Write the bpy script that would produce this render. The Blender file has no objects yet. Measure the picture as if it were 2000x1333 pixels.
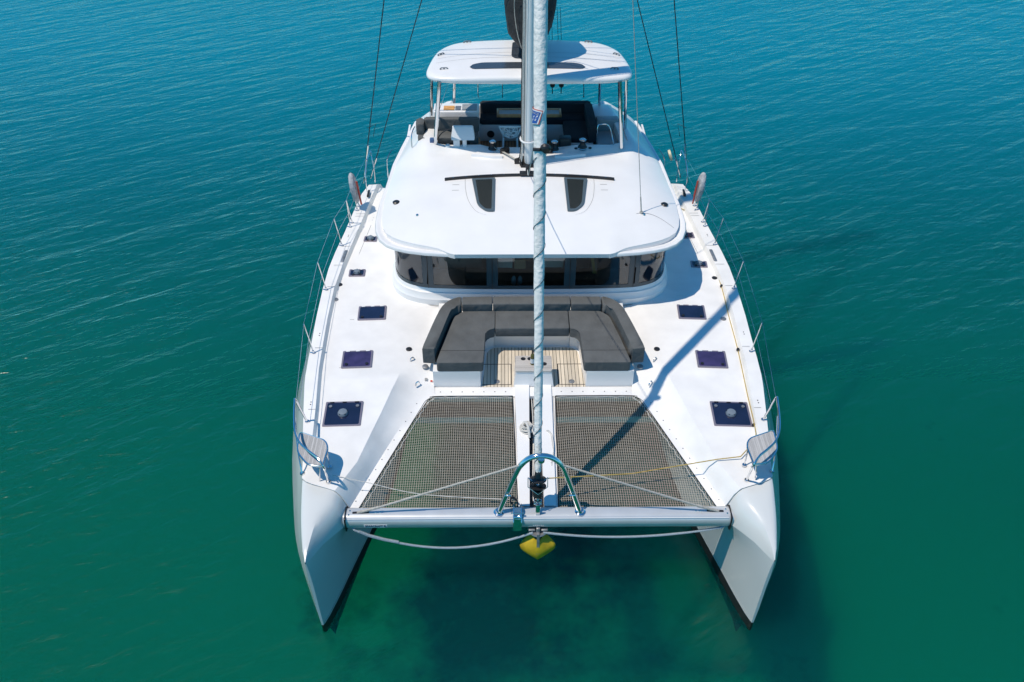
import bpy, bmesh, math, random
from math import sin, cos, pi, radians, sqrt, atan2
from mathutils import Vector, Matrix, noise
random.seed(7)
S = bpy.context.scene
COL = S.collection

# ------------------------------------------------------------------ camera
TH, YAW, ROLL = radians(40.0), 0.0098, 0.003
cd = bpy.data.cameras.new('camera'); cam = bpy.data.objects.new('camera', cd); COL.objects.link(cam)
cd.sensor_width = 36.0; cd.lens = 36.0*1700/2000; cd.clip_start = 0.1; cd.clip_end = 6000
f_ = Vector((sin(YAW)*cos(TH), cos(YAW)*cos(TH), -sin(TH))); r_ = Vector((cos(YAW), -sin(YAW), 0)); u_ = r_.cross(f_)
c_, s_ = cos(ROLL), sin(ROLL); r_, u_ = c_*r_+s_*u_, c_*u_-s_*r_
m_ = Matrix((r_, u_, -f_)).transposed().to_4x4(); m_.translation = Vector((-0.50, -7.55, 12.5))
cam.matrix_world = m_; S.camera = cam

# ------------------------------------------------------------------ sky, sun, exposure
SUNV = Vector((-0.41, -0.13, 1.0)).normalized()
W = bpy.data.worlds.new('World'); S.world = W; W.use_nodes = True
nt = W.node_tree; bg = nt.nodes['Background']
sky = nt.nodes.new('ShaderNodeTexSky'); sky.sky_type = 'NISHITA'; sky.sun_disc = False
sky.sun_elevation = math.asin(SUNV.z); sky.sun_rotation = atan2(SUNV.x, SUNV.y)
sky.air_density = 1.0; sky.dust_density = 0.0; sky.ozone_density = 3.0
tint = nt.nodes.new('ShaderNodeMix'); tint.data_type = 'RGBA'; tint.blend_type = 'MULTIPLY'; tint.inputs[0].default_value = 1.0
tint.inputs[7].default_value = (0.25, 0.80, 1.0, 1)                # clean blue Mediterranean sky
nt.links.new(sky.outputs[0], tint.inputs[6]); nt.links.new(tint.outputs[2], bg.inputs[0]); bg.inputs[1].default_value = 0.14
sl = bpy.data.lights.new('sun', 'SUN'); sun = bpy.data.objects.new('sun', sl); COL.objects.link(sun)
sl.energy = 3.8; sl.angle = radians(0.53); sl.color = (1.0, 0.89, 0.76)
sun.rotation_euler = SUNV.to_track_quat('Z', 'Y').to_euler(); sun.location = (-20, -2, 45)
vs = S.view_settings; vs.view_transform = 'Standard'; vs.look = 'None'; vs.exposure = 0.0; vs.gamma = 1.0
S.cycles.use_denoising = True; S.cycles.max_bounces = 8; S.cycles.transparent_max_bounces = 12
S.cycles.caustics_reflective = False; S.cycles.caustics_refractive = False

# ------------------------------------------------------------------ materials
def mat(name, col, rough=0.5, metal=0.0, var=0.0, vscale=3.0, bump=0.0, bscale=60.0, coat=0.0, spec=0.5, bdetail=4.0):
    m = bpy.data.materials.new(name); m.use_nodes = True; t = m.node_tree; L = t.links
    p = t.nodes['Principled BSDF']; p.inputs['Roughness'].default_value = rough; p.inputs['Metallic'].default_value = metal
    p.inputs['Coat Weight'].default_value = coat; p.inputs['Coat Roughness'].default_value = 0.08
    p.inputs['Specular IOR Level'].default_value = spec
    p.inputs['Base Color'].default_value = (*col, 1)
    g = t.nodes.new('ShaderNodeNewGeometry')
    if var:
        n = t.nodes.new('ShaderNodeTexNoise'); n.inputs['Scale'].default_value = vscale; n.inputs['Detail'].default_value = 6
        L.new(g.outputs['Position'], n.inputs['Vector'])
        r = t.nodes.new('ShaderNodeMapRange'); r.inputs['From Min'].default_value = 0.3; r.inputs['From Max'].default_value = 0.7
        r.inputs['To Min'].default_value = 1-var; r.inputs['To Max'].default_value = 1+var*0.6
        L.new(n.outputs[0], r.inputs[0])
        v = t.nodes.new('ShaderNodeVectorMath'); v.operation = 'SCALE'; v.inputs[0].default_value = col
        L.new(r.outputs[0], v.inputs['Scale']); L.new(v.outputs[0], p.inputs['Base Color'])
    if bump:
        n = t.nodes.new('ShaderNodeTexNoise'); n.inputs['Scale'].default_value = bscale; n.inputs['Detail'].default_value = bdetail
        L.new(g.outputs['Position'], n.inputs['Vector'])
        b = t.nodes.new('ShaderNodeBump'); b.inputs['Strength'].default_value = 1.0; b.inputs['Distance'].default_value = bump
        L.new(n.outputs[0], b.inputs['Height']); L.new(b.outputs[0], p.inputs['Normal'])
    return m
GEL = mat('white_gelcoat', (.79, .785, .77), .30, var=.045, vscale=1.6, coat=.3)
DECK = mat('nonskid_deck', (.79, .785, .765), .55, var=.07, vscale=2.5, bump=.0008, bscale=160)
HULLM = mat('pale_grey_hull_paint', (.62, .64, .625), .22, var=.03, vscale=.8, coat=.5)
BOOT = mat('black_antifouling', (.012, .014, .016), .5, var=.3, vscale=6)
RUBW = mat('white_stripe', (.7, .72, .72), .4)
SEAM = mat('deck_joint_line', (.30, .30, .29), .7)
FAB = mat('charcoal_fabric', (.104, .110, .110), .9, var=.16, vscale=3.5, bump=.03, bscale=5.5, spec=.25)
DFAB = mat('navy_fabric', (.022, .026, .032), .9, var=.2, vscale=4, bump=.004, bscale=9, spec=.25)
STEEL = mat('polished_steel', (.72, .73, .74), .12, 1.0, var=.05)
DARKST = mat('dark_wire', (.045, .05, .055), .4, .6)
ALU = mat('grey_anodised_aluminium', (.60, .62, .63), .30, .35, var=.06, vscale=4)
MASTM = mat('mast_paint', (.76, .78, .77), .3, .0, var=.05, vscale=3)
BLACKP = mat('black_plastic', (.014, .014, .016), .4, var=.2, vscale=20)
HATCHG = mat('tinted_hatch_pane', (.012, .016, .045), .07, var=.3, vscale=3, coat=.6)
HATCHP = mat('violet_hatch_pane', (.045, .032, .10), .08, var=.4, vscale=5, coat=.6)
HFRAME = mat('hatch_frame', (.30, .26, .30), .35, .5)
ROPEW = mat('white_rope', (.62, .61, .57), .9, var=.25, vscale=60, bump=.004, bscale=140)
ROPEB = mat('pale_blue_rope', (.30, .37, .42), .9, var=.3, vscale=60, bump=.004, bscale=120)
ROPEY = mat('yellow_rope', (.45, .33, .10), .9, var=.3, vscale=40)
ROPEG = mat('grey_rope', (.42, .41, .37), .9, var=.3, vscale=40)
NETM = mat('white_net_cord', (.52, .465, .385), .85, var=.12, vscale=8)
NETE = mat('black_net_edge', (.02, .022, .024), .8)
YEL = mat('yellow_anchor_paint', (.52, .36, .01), .6, var=.3, vscale=7)
GALV = mat('galvanised_steel', (.30, .31, .32), .5, .7, var=.3, vscale=14)
WOODG = mat('weathered_grey_plank', (.45, .43, .40), .75)
WOODB = mat('varnished_wood', (.42, .21, .09), .4, var=.3, vscale=9)
REDM = mat('red_strap', (.40, .06, .04), .7)
LBUOY = mat('grey_cover_cloth', (.42, .44, .46), .85, var=.25, vscale=9, bump=.03, bscale=12)
INT = mat('cabin_interior', (.07, .067, .065), .7, var=.3, vscale=2)
INTW = mat('cabin_furniture', (.32, .20, .14), .6, var=.3, vscale=4)
TAN = mat('tan_cloth', (.72, .36, .20), .85)
WHITEP = mat('white_plastic', (.72, .73, .73), .4)
BLUEP = mat('blue_print', (.02, .10, .38), .6)
NAVYT = mat('navy_print', (.012, .02, .07), .6)
REDP = mat('red_print', (.55, .05, .03), .6)
GREYPAN = mat('grey_panel', (.30, .32, .33), .5, var=.1)
ORNG = mat('orange_teak', (.62, .32, .10), .5, var=.15, vscale=8)
SAILBAG = mat('black_sail_cloth', (.014, .016, .018), .75, var=.3, vscale=5, bump=.06, bscale=5)

def teak(name, base, gap, w=.065, ax='X'):
    m = bpy.data.materials.new(name); m.use_nodes = True; t = m.node_tree; L = t.links; p = t.nodes['Principled BSDF']
    g = t.nodes.new('ShaderNodeNewGeometry'); sx = t.nodes.new('ShaderNodeSeparateXYZ'); L.new(g.outputs['Position'], sx.inputs[0])
    def M(op, a, b=None):
        n = t.nodes.new('ShaderNodeMath'); n.operation = op
        for i, v in enumerate((a, b)):
            if v is None: continue
            if isinstance(v, (int, float)): n.inputs[i].default_value = v
            else: L.new(v, n.inputs[i])
        return n.outputs[0]
    d = M('DIVIDE', sx.outputs[ax], w); fr = M('FRACT', M('ADD', d, 100.0)); fl = M('FLOOR', M('ADD', d, 100.0))
    wn = t.nodes.new('ShaderNodeTexWhiteNoise'); wn.noise_dimensions = '1D'; L.new(fl, wn.inputs['W'])
    mp = t.nodes.new('ShaderNodeMapping'); mp.inputs['Scale'].default_value = (60, 4, 20) if ax == 'X' else (4, 60, 20)
    L.new(g.outputs['Position'], mp.inputs[0]); no = t.nodes.new('ShaderNodeTexNoise'); no.inputs['Scale'].default_value = 1; no.inputs['Detail'].default_value = 5
    L.new(mp.outputs[0], no.inputs['Vector'])
    k = M('ADD', M('MULTIPLY', wn.outputs[0], .3), M('ADD', M('MULTIPLY', no.outputs[0], .5), .58))
    v = t.nodes.new('ShaderNodeVectorMath'); v.operation = 'SCALE'; v.inputs[0].default_value = base; L.new(k, v.inputs['Scale'])
    mx = t.nodes.new('ShaderNodeMix'); mx.data_type = 'RGBA'; L.new(M('LESS_THAN', fr, gap), mx.inputs[0])
    L.new(v.outputs[0], mx.inputs[6]); mx.inputs[7].default_value = (.012, .012, .012, 1)
    L.new(mx.outputs[2], p.inputs['Base Color']); p.inputs['Roughness'].default_value = .75
    return m
TEAK = teak('bleached_teak', (.60, .535, .43), .13)
TEAKD = teak('dark_teak', (.22, .13, .075), .14, .07)
PLANKG = teak('grey_plank', (.50, .47, .43), .05, .05, 'Y')
PLANKX = teak('grey_plank_long', (.42, .415, .405), .04, .03, 'X')

def glassmat(name, tint, rough=.03):
    m = bpy.data.materials.new(name); m.use_nodes = True; t = m.node_tree; L = t.links
    t.nodes.remove(t.nodes['Principled BSDF']); out = t.nodes['Material Output']
    tr = t.nodes.new('ShaderNodeBsdfTransparent'); tr.inputs[0].default_value = (*tint, 1)
    gl = t.nodes.new('ShaderNodeBsdfGlossy'); gl.inputs['Roughness'].default_value = rough; gl.inputs[0].default_value = (.9, .95, 1, 1)
    fr = t.nodes.new('ShaderNodeFresnel'); fr.inputs[0].default_value = 1.95
    n = t.nodes.new('ShaderNodeTexNoise'); n.inputs['Scale'].default_value = 1.5
    b = t.nodes.new('ShaderNodeBump'); b.inputs['Distance'].default_value = .004; L.new(n.outputs[0], b.inputs['Height'])
    L.new(b.outputs[0], gl.inputs['Normal'])
    mx = t.nodes.new('ShaderNodeMixShader'); L.new(fr.outputs[0], mx.inputs[0]); L.new(tr.outputs[0], mx.inputs[1]); L.new(gl.outputs[0], mx.inputs[2])
    L.new(mx.outputs[0], out.inputs[0]); return m
WGLASS = glassmat('smoked_windshield_glass', (.82, .86, .86))
def bottle_mat():
    m = mat('olive_bottle_glass', (.10, .085, .012), .08, coat=.5, var=.2, vscale=30); return m
BOTTLE = bottle_mat()

def watermat():
    m = bpy.data.materials.new('sea_water'); m.use_nodes = True; t = m.node_tree; L = t.links
    t.nodes.remove(t.nodes['Principled BSDF']); out = t.nodes['Material Output']
    g = t.nodes.new('ShaderNodeNewGeometry')
    def M(op, a, b=None):
        n = t.nodes.new('ShaderNodeMath'); n.operation = op
        for i, v in enumerate((a, b)):
            if v is None: continue
            if isinstance(v, (int, float)): n.inputs[i].default_value = v
            else: L.new(v, n.inputs[i])
        return n.outputs[0]
    def wave(rot, sx, sy, detail, amp, dist=0.0, rough=.5):
        r = t.nodes.new('ShaderNodeVectorRotate'); r.rotation_type = 'Z_AXIS'; r.inputs['Angle'].default_value = rot
        L.new(g.outputs['Position'], r.inputs['Vector'])
        mp = t.nodes.new('ShaderNodeMapping'); mp.inputs['Scale'].default_value = (sx, sy, 1); L.new(r.outputs[0], mp.inputs[0])
        n = t.nodes.new('ShaderNodeTexNoise'); n.inputs['Scale'].default_value = 1; n.inputs['Detail'].default_value = detail
        n.inputs['Distortion'].default_value = dist; n.inputs['Roughness'].default_value = rough
        L.new(mp.outputs[0], n.inputs['Vector']); return M('MULTIPLY', n.outputs[0], amp)
    # crest direction: 32 degrees left-handed from the x axis
    h = M('ADD', wave(radians(-30), .30, 1.25, 2, .20, .3), wave(radians(-10), .6, 2.2, 2, .11, .3))
    h = M('ADD', h, wave(radians(-33), .7, 4.0, 3, .115, .35))
    h = M('ADD', h, wave(radians(-12), 1.8, 8.0, 3, .040, .3))
    h = M('ADD', h, wave(radians(-38), 4.5, 16, 2, .012, .2))
    # gusts: smoother and rougher patches
    gn = t.nodes.new('ShaderNodeTexNoise'); gn.inputs['Scale'].default_value = .09; gn.inputs['Detail'].default_value = 3
    L.new(g.outputs['Position'], gn.inputs['Vector'])
    gr = t.nodes.new('ShaderNodeMapRange'); gr.inputs[1].default_value = .35; gr.inputs[2].default_value = .65; gr.inputs[3].default_value = .55; gr.inputs[4].default_value = 1.0
    L.new(gn.outputs[0], gr.inputs[0])
    b = t.nodes.new('ShaderNodeBump'); b.inputs['Distance'].default_value = 1.0
    # calmer in the shallows ahead of the bows, livelier astern
    sy_ = t.nodes.new('ShaderNodeSeparateXYZ'); L.new(g.outputs['Position'], sy_.inputs[0])
    ca = t.nodes.new('ShaderNodeMapRange'); ca.interpolation_type = 'SMOOTHSTEP'; ca.inputs[1].default_value = -2; ca.inputs[2].default_value = 17; ca.inputs[3].default_value = .48; ca.inputs[4].default_value = 1.05; L.new(sy_.outputs[1], ca.inputs[0])
    L.new(M('MULTIPLY', gr.outputs[0], ca.outputs[0]), b.inputs['Strength']); L.new(h, b.inputs['Height'])
    fr = t.nodes.new('ShaderNodeFresnel'); fr.inputs[0].default_value = 1.333; L.new(b.outputs[0], fr.inputs['Normal'])
    gl = t.nodes.new('ShaderNodeBsdfGlossy'); gl.inputs['Roughness'].default_value = .19; L.new(b.outputs[0], gl.inputs['Normal'])
    tr = t.nodes.new('ShaderNodeBsdfTransparent'); tr.inputs[0].default_value = (.09, .70, .62, 1)
    df = t.nodes.new('ShaderNodeSubsurfaceScattering'); df.falloff = 'BURLEY'; df.inputs['Scale'].default_value = 2.2; df.inputs['Radius'].default_value = (.8, 1.3, 1.3)
    n2 = t.nodes.new('ShaderNodeTexNoise'); n2.inputs['Scale'].default_value = .055; n2.inputs['Detail'].default_value = 4; L.new(g.outputs['Position'], n2.inputs['Vector'])
    rp = t.nodes.new('ShaderNodeValToRGB'); rp.color_ramp.elements[0].position = .36; rp.color_ramp.elements[1].position = .64
    rp.color_ramp.elements[0].color = (.0004, .064, .071, 1); rp.color_ramp.elements[1].color = (.0005, .094, .090, 1)
    L.new(n2.outputs[0], rp.inputs[0])
    # the bottom falls away astern: the water body turns from green to blue
    sp = t.nodes.new('ShaderNodeSeparateXYZ'); L.new(g.outputs['Position'], sp.inputs[0])
    dr = t.nodes.new('ShaderNodeMapRange'); dr.interpolation_type = 'SMOOTHSTEP'; dr.inputs[1].default_value = 0; dr.inputs[2].default_value = 28; L.new(sp.outputs[1], dr.inputs[0])
    mc = t.nodes.new('ShaderNodeMix'); mc.data_type = 'RGBA'; L.new(dr.outputs[0], mc.inputs[0]); L.new(rp.outputs[0], mc.inputs[6]); mc.inputs[7].default_value = (.0006, .215, .315, 1)
    L.new(mc.outputs[2], df.inputs['Color'])
    mb = t.nodes.new('ShaderNodeMixShader'); mr_ = t.nodes.new('ShaderNodeMapRange'); mr_.inputs[3].default_value = .42; mr_.inputs[4].default_value = .85; L.new(dr.outputs[0], mr_.inputs[0]); L.new(mr_.outputs[0], mb.inputs[0]); L.new(tr.outputs[0], mb.inputs[1]); L.new(df.outputs[0], mb.inputs[2])
    mx = t.nodes.new('ShaderNodeMixShader'); L.new(fr.outputs[0], mx.inputs[0]); L.new(mb.outputs[0], mx.inputs[1]); L.new(gl.outputs[0], mx.inputs[2])
    L.new(mx.outputs[0], out.inputs[0]); return m
def bedmat():
    m = bpy.data.materials.new('sandy_seabed_with_weed'); m.use_nodes = True; t = m.node_tree; L = t.links; p = t.nodes['Principled BSDF']
    g = t.nodes.new('ShaderNodeNewGeometry')
    n = t.nodes.new('ShaderNodeTexNoise'); n.inputs['Scale'].default_value = .42; n.inputs['Detail'].default_value = 9; n.inputs['Roughness'].default_value = .62
    mp = t.nodes.new('ShaderNodeMapping'); mp.inputs['Location'].default_value = (3.1, 1.7, 0); L.new(g.outputs['Position'], mp.inputs[0]); L.new(mp.outputs[0], n.inputs['Vector'])
    r = t.nodes.new('ShaderNodeValToRGB'); e = r.color_ramp.elements
    e[0].position = .40; e[0].color = (.008, .012, .010, 1); e[1].position = .60; e[1].color = (.24, .42, .22, 1)
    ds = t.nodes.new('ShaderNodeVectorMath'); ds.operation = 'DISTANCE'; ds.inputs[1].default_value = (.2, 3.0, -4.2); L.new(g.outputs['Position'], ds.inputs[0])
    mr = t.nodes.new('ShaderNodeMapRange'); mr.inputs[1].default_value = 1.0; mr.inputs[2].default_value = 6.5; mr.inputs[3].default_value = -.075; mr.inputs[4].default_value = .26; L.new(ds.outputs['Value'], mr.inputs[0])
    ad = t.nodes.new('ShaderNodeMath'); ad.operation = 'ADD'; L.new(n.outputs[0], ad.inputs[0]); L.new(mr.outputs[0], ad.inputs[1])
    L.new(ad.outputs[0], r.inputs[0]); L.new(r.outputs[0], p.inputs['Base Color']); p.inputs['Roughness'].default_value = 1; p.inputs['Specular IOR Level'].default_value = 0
    p.inputs['Subsurface Weight'].default_value = 1; p.inputs['Subsurface Radius'].default_value = (1, 1, 1); p.inputs['Subsurface Scale'].default_value = 2.5; p.subsurface_method = 'BURLEY'
    return m

# ------------------------------------------------------------------ mesh helpers
WLOC = {}
class B:
    def __init__(s): s.b = bmesh.new(); s.mi = 0
    def _f(s, vs):
        try:
            f = s.b.faces.new(vs); f.material_index = s.mi; f.smooth = True; return f
        except ValueError: return None
    def poly(s, pts): return s._f([s.b.verts.new(p) for p in pts])
    def loft(s, rings, closed=True, caps=True):
        R = [[s.b.verts.new(p) for p in r] for r in rings]; n = len(R[0])
        for a, b in zip(R, R[1:]):
            for i in range(n if closed else n-1):
                j = (i+1) % n; s._f([a[i], a[j], b[j], b[i]])
        if closed and caps: s._f(R[0][::-1]); s._f(R[-1])
        return s
    def box(s, c, d, bev=0.0, rz=0.0, rx=0.0, ry=0.0):
        M = Matrix.Translation(c) @ Matrix.Rotation(rz, 4, 'Z') @ Matrix.Rotation(ry, 4, 'Y') @ Matrix.Rotation(rx, 4, 'X') @ Matrix.Diagonal((*d, 1))
        g = bmesh.ops.create_cube(s.b, size=1.0, matrix=M); vs = g['verts']
        fs = {f for v in vs for f in v.link_faces}
        for f in fs: f.material_index = s.mi; f.smooth = True
        if bev:
            es = list({e for v in vs for e in v.link_edges})
            r = bmesh.ops.bevel(s.b, geom=es, offset=bev, segments=2, affect='EDGES', profile=.5)
            for f in r['faces']: f.material_index = s.mi; f.smooth = True
        return s
    def prism(s, poly, z0, z1, bev=0.0, seg=3, bot=False, M=None):
        a = 0.0
        for i in range(len(poly)): x0, y0 = poly[i][:2]; x1, y1 = poly[(i+1) % len(poly)][:2]; a += x0*y1-x1*y0
        if a < 0: poly = poly[::-1]
        lo = [s.b.verts.new((p[0], p[1], z0)) for p in poly]; hi = [s.b.verts.new((p[0], p[1], z1)) for p in poly]
        n = len(poly); fs = [s._f(lo[::-1]), s._f(hi)]
        for i in range(n): fs.append(s._f([lo[i], lo[(i+1) % n], hi[(i+1) % n], hi[i]]))
        vs = lo+hi
        if bev:
            top = [e for e in fs[1].edges] + ([e for e in fs[0].edges] if bot else [])
            r = bmesh.ops.bevel(s.b, geom=top, offset=bev, segments=seg, affect='EDGES', profile=.5, clamp_overlap=True)
            for f in r['faces']: f.material_index = s.mi; f.smooth = True
            vs = list({v for f in r['faces'] for v in f.verts} | {v for v in vs if v.is_valid})
        if M is not None: bmesh.ops.transform(s.b, matrix=M, verts=vs)
        return s
    def tube(s, pts, r, seg=8, smooth=0, closed=False, rs=None, flat=1.0):
        P = [Vector(p) for p in pts]
        if smooth: P = crom(P, smooth, closed)
        n = len(P); rings = []; up = None
        for i in range(n):
            if closed: d = P[(i+1) % n]-P[i-1]
            else: d = P[min(i+1, n-1)]-P[max(i-1, 0)]
            d.normalize()
            if up is None:
                up = Vector((0, 0, 1)) if abs(d.z) < .9 else Vector((1, 0, 0))
            a = d.cross(up)
            if a.length < 1e-4: a = d.cross(Vector((0, 1, 0)))
            a.normalize(); up = a.cross(d).normalized()
            rr = r if rs is None else rs[min(int(i*len(rs)/n), len(rs)-1)] if not callable(rs) else rs(i/(n-1))
            rings.append([P[i]+(a*cos(2*pi*k/seg)+up*sin(2*pi*k/seg)*flat)*rr for k in range(seg)])
        if closed: s.loft(rings+[rings[0]], True, False)
        else: s.loft(rings, True, True)
        return s
    def lathe(s, prof, c=(0, 0, 0), seg=20, M=None):
        rings = []
        for r, z in prof:
            ring = []
            for k in range(seg):
                p = Vector((r*cos(2*pi*k/seg), r*sin(2*pi*k/seg), z))
                if M is not None: p = M @ p
                ring.append(p+Vector(c))
            rings.append(ring)
        s.loft(rings, True, True); return s
    def each(s, name, mats, parent=None, sharp=35):
        bm = s.b; bm.verts.ensure_lookup_table(); seen = set(); out = []
        for v0 in bm.verts:
            if v0 in seen: continue
            st = [v0]; seen.add(v0); isl = []
            while st:
                v = st.pop(); isl.append(v)
                for e in v.link_edges:
                    o = e.other_vert(v)
                    if o not in seen: seen.add(o); st.append(o)
            n = B(); mp = {v: n.b.verts.new(v.co) for v in isl}
            for f in {f for v in isl for f in v.link_faces}:
                g = n.b.faces.new([mp[v] for v in f.verts]); g.material_index = f.material_index; g.smooth = True
            out.append(n.build(name, mats, parent, sharp))
        s.b.free(); return out
    def build(s, name, mats, parent=None, sharp=35, **kw):
        bmesh.ops.remove_doubles(s.b, verts=s.b.verts, dist=1e-5)
        bmesh.ops.recalc_face_normals(s.b, faces=s.b.faces)
        me = bpy.data.meshes.new(name); co = [v.co.copy() for v in s.b.verts]
        lo = Vector((min(c.x for c in co), min(c.y for c in co), min(c.z for c in co))); hi = Vector((max(c.x for c in co), max(c.y for c in co), max(c.z for c in co)))
        org = Vector(((lo.x+hi.x)/2, (lo.y+hi.y)/2, lo.z))
        bmesh.ops.translate(s.b, verts=s.b.verts, vec=-org)
        s.b.to_mesh(me); s.b.free()
        for m in (mats if isinstance(mats, (list, tuple)) else [mats]): me.materials.append(m)
        me.set_sharp_from_angle(angle=radians(sharp))
        o = bpy.data.objects.new(name, me); COL.objects.link(o); WLOC[o.name] = org
        if parent: o.parent = parent; o.location = org-WLOC[parent.name]
        else: o.location = org
        for k, v in kw.items(): o[k] = v
        return o
def crom(P, k, closed=False):
    n = len(P); out = []
    for i in range(n if closed else n-1):
        if closed: a, b, c, d = P[i-1], P[i], P[(i+1) % n], P[(i+2) % n]
        else: a, b, c, d = P[max(i-1, 0)], P[i], P[i+1], P[min(i+2, n-1)]
        for j in range(k):
            t = j/k
            out.append(.5*((2*b)+(c-a)*t+(2*a-5*b+4*c-d)*t*t+(3*b-a-3*c+d)*t**3))
    if not closed: out.append(P[-1])
    return out
def crom2(P, k, closed=False): return [(v.x, v.y) for v in crom([Vector((p[0], p[1], 0)) for p in P], k, closed)]
def lerp(tab, y):
    if y <= tab[0][0]: return tab[0][1]
    for (a, va), (b, vb) in zip(tab, tab[1:]):
        if y <= b: return va+(vb-va)*(y-a)/(b-a)
    return tab[-1][1]
def sstep(a, b, x):
    t = max(0, min(1, (x-a)/(b-a))); return t*t*(3-2*t)
def empty(name, loc, **kw):
    o = bpy.data.objects.new(name, None); COL.objects.link(o); o.location = loc; o.empty_display_size = .3; WLOC[o.name] = Vector(loc)
    for k, v in kw.items(): o[k] = v
    return o
def rpoly(poly, r, seg=4):
    out = []; n = len(poly)
    for i in range(n):
        p = Vector(poly[i][:2]); a = Vector(poly[i-1][:2])-p; b = Vector(poly[(i+1) % n][:2])-p
        rr = r[i] if isinstance(r, (list, tuple)) else r
        q = min(rr, a.length*.48, b.length*.48)
        if q < 1e-4: out.append(tuple(p)); continue
        A = p+a.normalized()*q; Bb = p+b.normalized()*q
        for k in range(seg+1):
            t = k/seg; v = A*(1-t)**2+p*2*t*(1-t)+Bb*t*t; out.append((v.x, v.y))
    return out
def text(name, body, size, m, parent, M, fit=None, bend=None):
    cu = bpy.data.curves.new(name, 'FONT'); cu.body = body; cu.size = size; cu.extrude = .001; cu.offset = size*.02
    cu.align_x = 'CENTER'; cu.align_y = 'CENTER'
    o = bpy.data.objects.new(name, cu); COL.objects.link(o)
    dg = bpy.context.evaluated_depsgraph_get(); me = bpy.data.meshes.new_from_object(o.evaluated_get(dg)); bpy.data.objects.remove(o)
    xs = [v.co.x for v in me.vertices]
    k = 1.0 if fit is None else fit/(max(xs)-min(xs))
    for v in me.vertices:
        c = Vector((v.co.x*k, v.co.y, v.co.z))
        v.co = bend(c) if bend else M @ c
    lo = Vector((0, 0, 0))
    for v in me.vertices: lo += v.co
    lo /= len(me.vertices)
    for v in me.vertices: v.co -= lo
    me.materials.clear(); me.materials.append(m)
    o = bpy.data.objects.new(name, me); COL.objects.link(o); o.parent = parent; o.location = lo-WLOC[parent.name]; WLOC[o.name] = lo
    return o

# ------------------------------------------------------------------ water and seabed
b = B(); b.poly([(-2500, -1500, 0), (2500, -1500, 0), (2500, 3500, 0), (-2500, 3500, 0)])
b.build('water', watermat(), kind='structure')
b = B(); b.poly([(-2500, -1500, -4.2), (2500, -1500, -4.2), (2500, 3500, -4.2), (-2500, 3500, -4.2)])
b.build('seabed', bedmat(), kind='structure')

# ------------------------------------------------------------------ the catamaran
CAT = empty('catamaran', (0, 7.5, 0), label='large white sailing catamaran with pale grey hulls at anchor on teal water', category='sailing boat')
OUTER = [(.12, 3.44), (.3, 3.50), (.6, 3.56), (.9, 3.61), (1.3, 3.66), (1.53, 3.69), (1.95, 3.75), (2.46, 3.84), (3.1, 3.94), (3.7, 4.03), (4.3, 4.07), (5.0, 4.10), (5.6, 4.13), (6.5, 4.15), (7.2, 4.14), (7.8, 4.09), (8.56, 4.0), (9.4, 3.92), (10.2, 3.83), (10.8, 3.66), (11.05, 3.45), (12, 3.3), (13, 3.2), (15.4, 2.95)]
STRIP = [(2.0, 3.66), (2.7, 3.69), (3.7, 3.80), (4.5, 3.86), (5.5, 3.91), (6.5, 3.925), (7.3, 3.87), (8.2, 3.77), (9.8, 3.60), (10.6, 3.53), (11.0, 3.44)]
DTOP = [(1.25, 2.98), (1.9, 2.88), (2.5, 2.76), (3.1, 2.62), (3.65, 2.50), (4.1, 2.40), (4.6, 2.28), (5.6, 2.07), (6.1, 1.98)]
FOUT = [(1.25, 2.95), (1.9, 2.71), (2.5, 2.49), (3.1, 2.27), (3.72, 2.04)]
#      y    zt    xo_k  xo_w  xi_t  zi_t  xi_k  xi_w
HS = [(.12, 1.86, 3.445, 3.415, 3.425, 1.82, 3.395, 3.385),
      (.30, 1.93, 3.56, 3.48, 3.355, 1.77, 3.335, 3.315),
      (.55, 1.97, 3.66, 3.56, 3.26, 1.71, 3.26, 3.24),
      (.80, 2.01, 3.745, 3.62, 3.12, 1.64, 3.17, 3.17),
      (1.0, 2.04, 3.80, 3.66, 2.98, 1.60, 3.10, 3.12),
      (1.3, 2.09, 3.87, 3.72, 2.94, 1.62, 3.02, 3.04),
      (1.95, 2.09, 4.01, 3.80, 2.72, 1.70, 2.83, 2.86),
      (2.46, 2.09, 4.11, 3.86, 2.52, 1.70, 2.66, 2.72),
      (3.1, 2.09, 4.21, 3.92, 2.30, 1.70, 2.50, 2.60),
      (3.7, 2.09, 4.28, 3.97, 2.2, 1.70, 2.40, 2.52),
      (4.3, 2.09, 4.32, 4.00, 2.2, 1.70, 2.35, 2.46),
      (5.6, 2.09, 4.34, 4.04, 2.1, 1.70, 2.3, 2.42),
      (7.2, 2.09, 4.33, 4.05, 2.1, 1.70, 2.3, 2.42),
      (8.56, 2.09, 4.18, 3.98, 2.1, 1.70, 2.3, 2.42),
      (9.4, 2.09, 4.06, 3.9, 2.1, 1.7, 2.3, 2.42), (10.2, 2.08, 3.93, 3.8, 2.1, 1.7, 2.3, 2.42),
      (10.8, 2.0, 3.76, 3.66, 2.1, 1.7, 2.3, 2.42), (11.2, 1.5, 3.62, 3.54, 2.1, 1.4, 2.3, 2.4), (12.5, 1.3, 3.4, 3.34, 2.1, 1.2, 2.2, 2.4), (14.5, 1.0, 3.1, 3.0, 2.1, .9, 2.2, 2.3), (15.4, .5, 2.9, 2.8, 2.2, .45, 2.25, 2.3)]
ZB = .22
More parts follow.
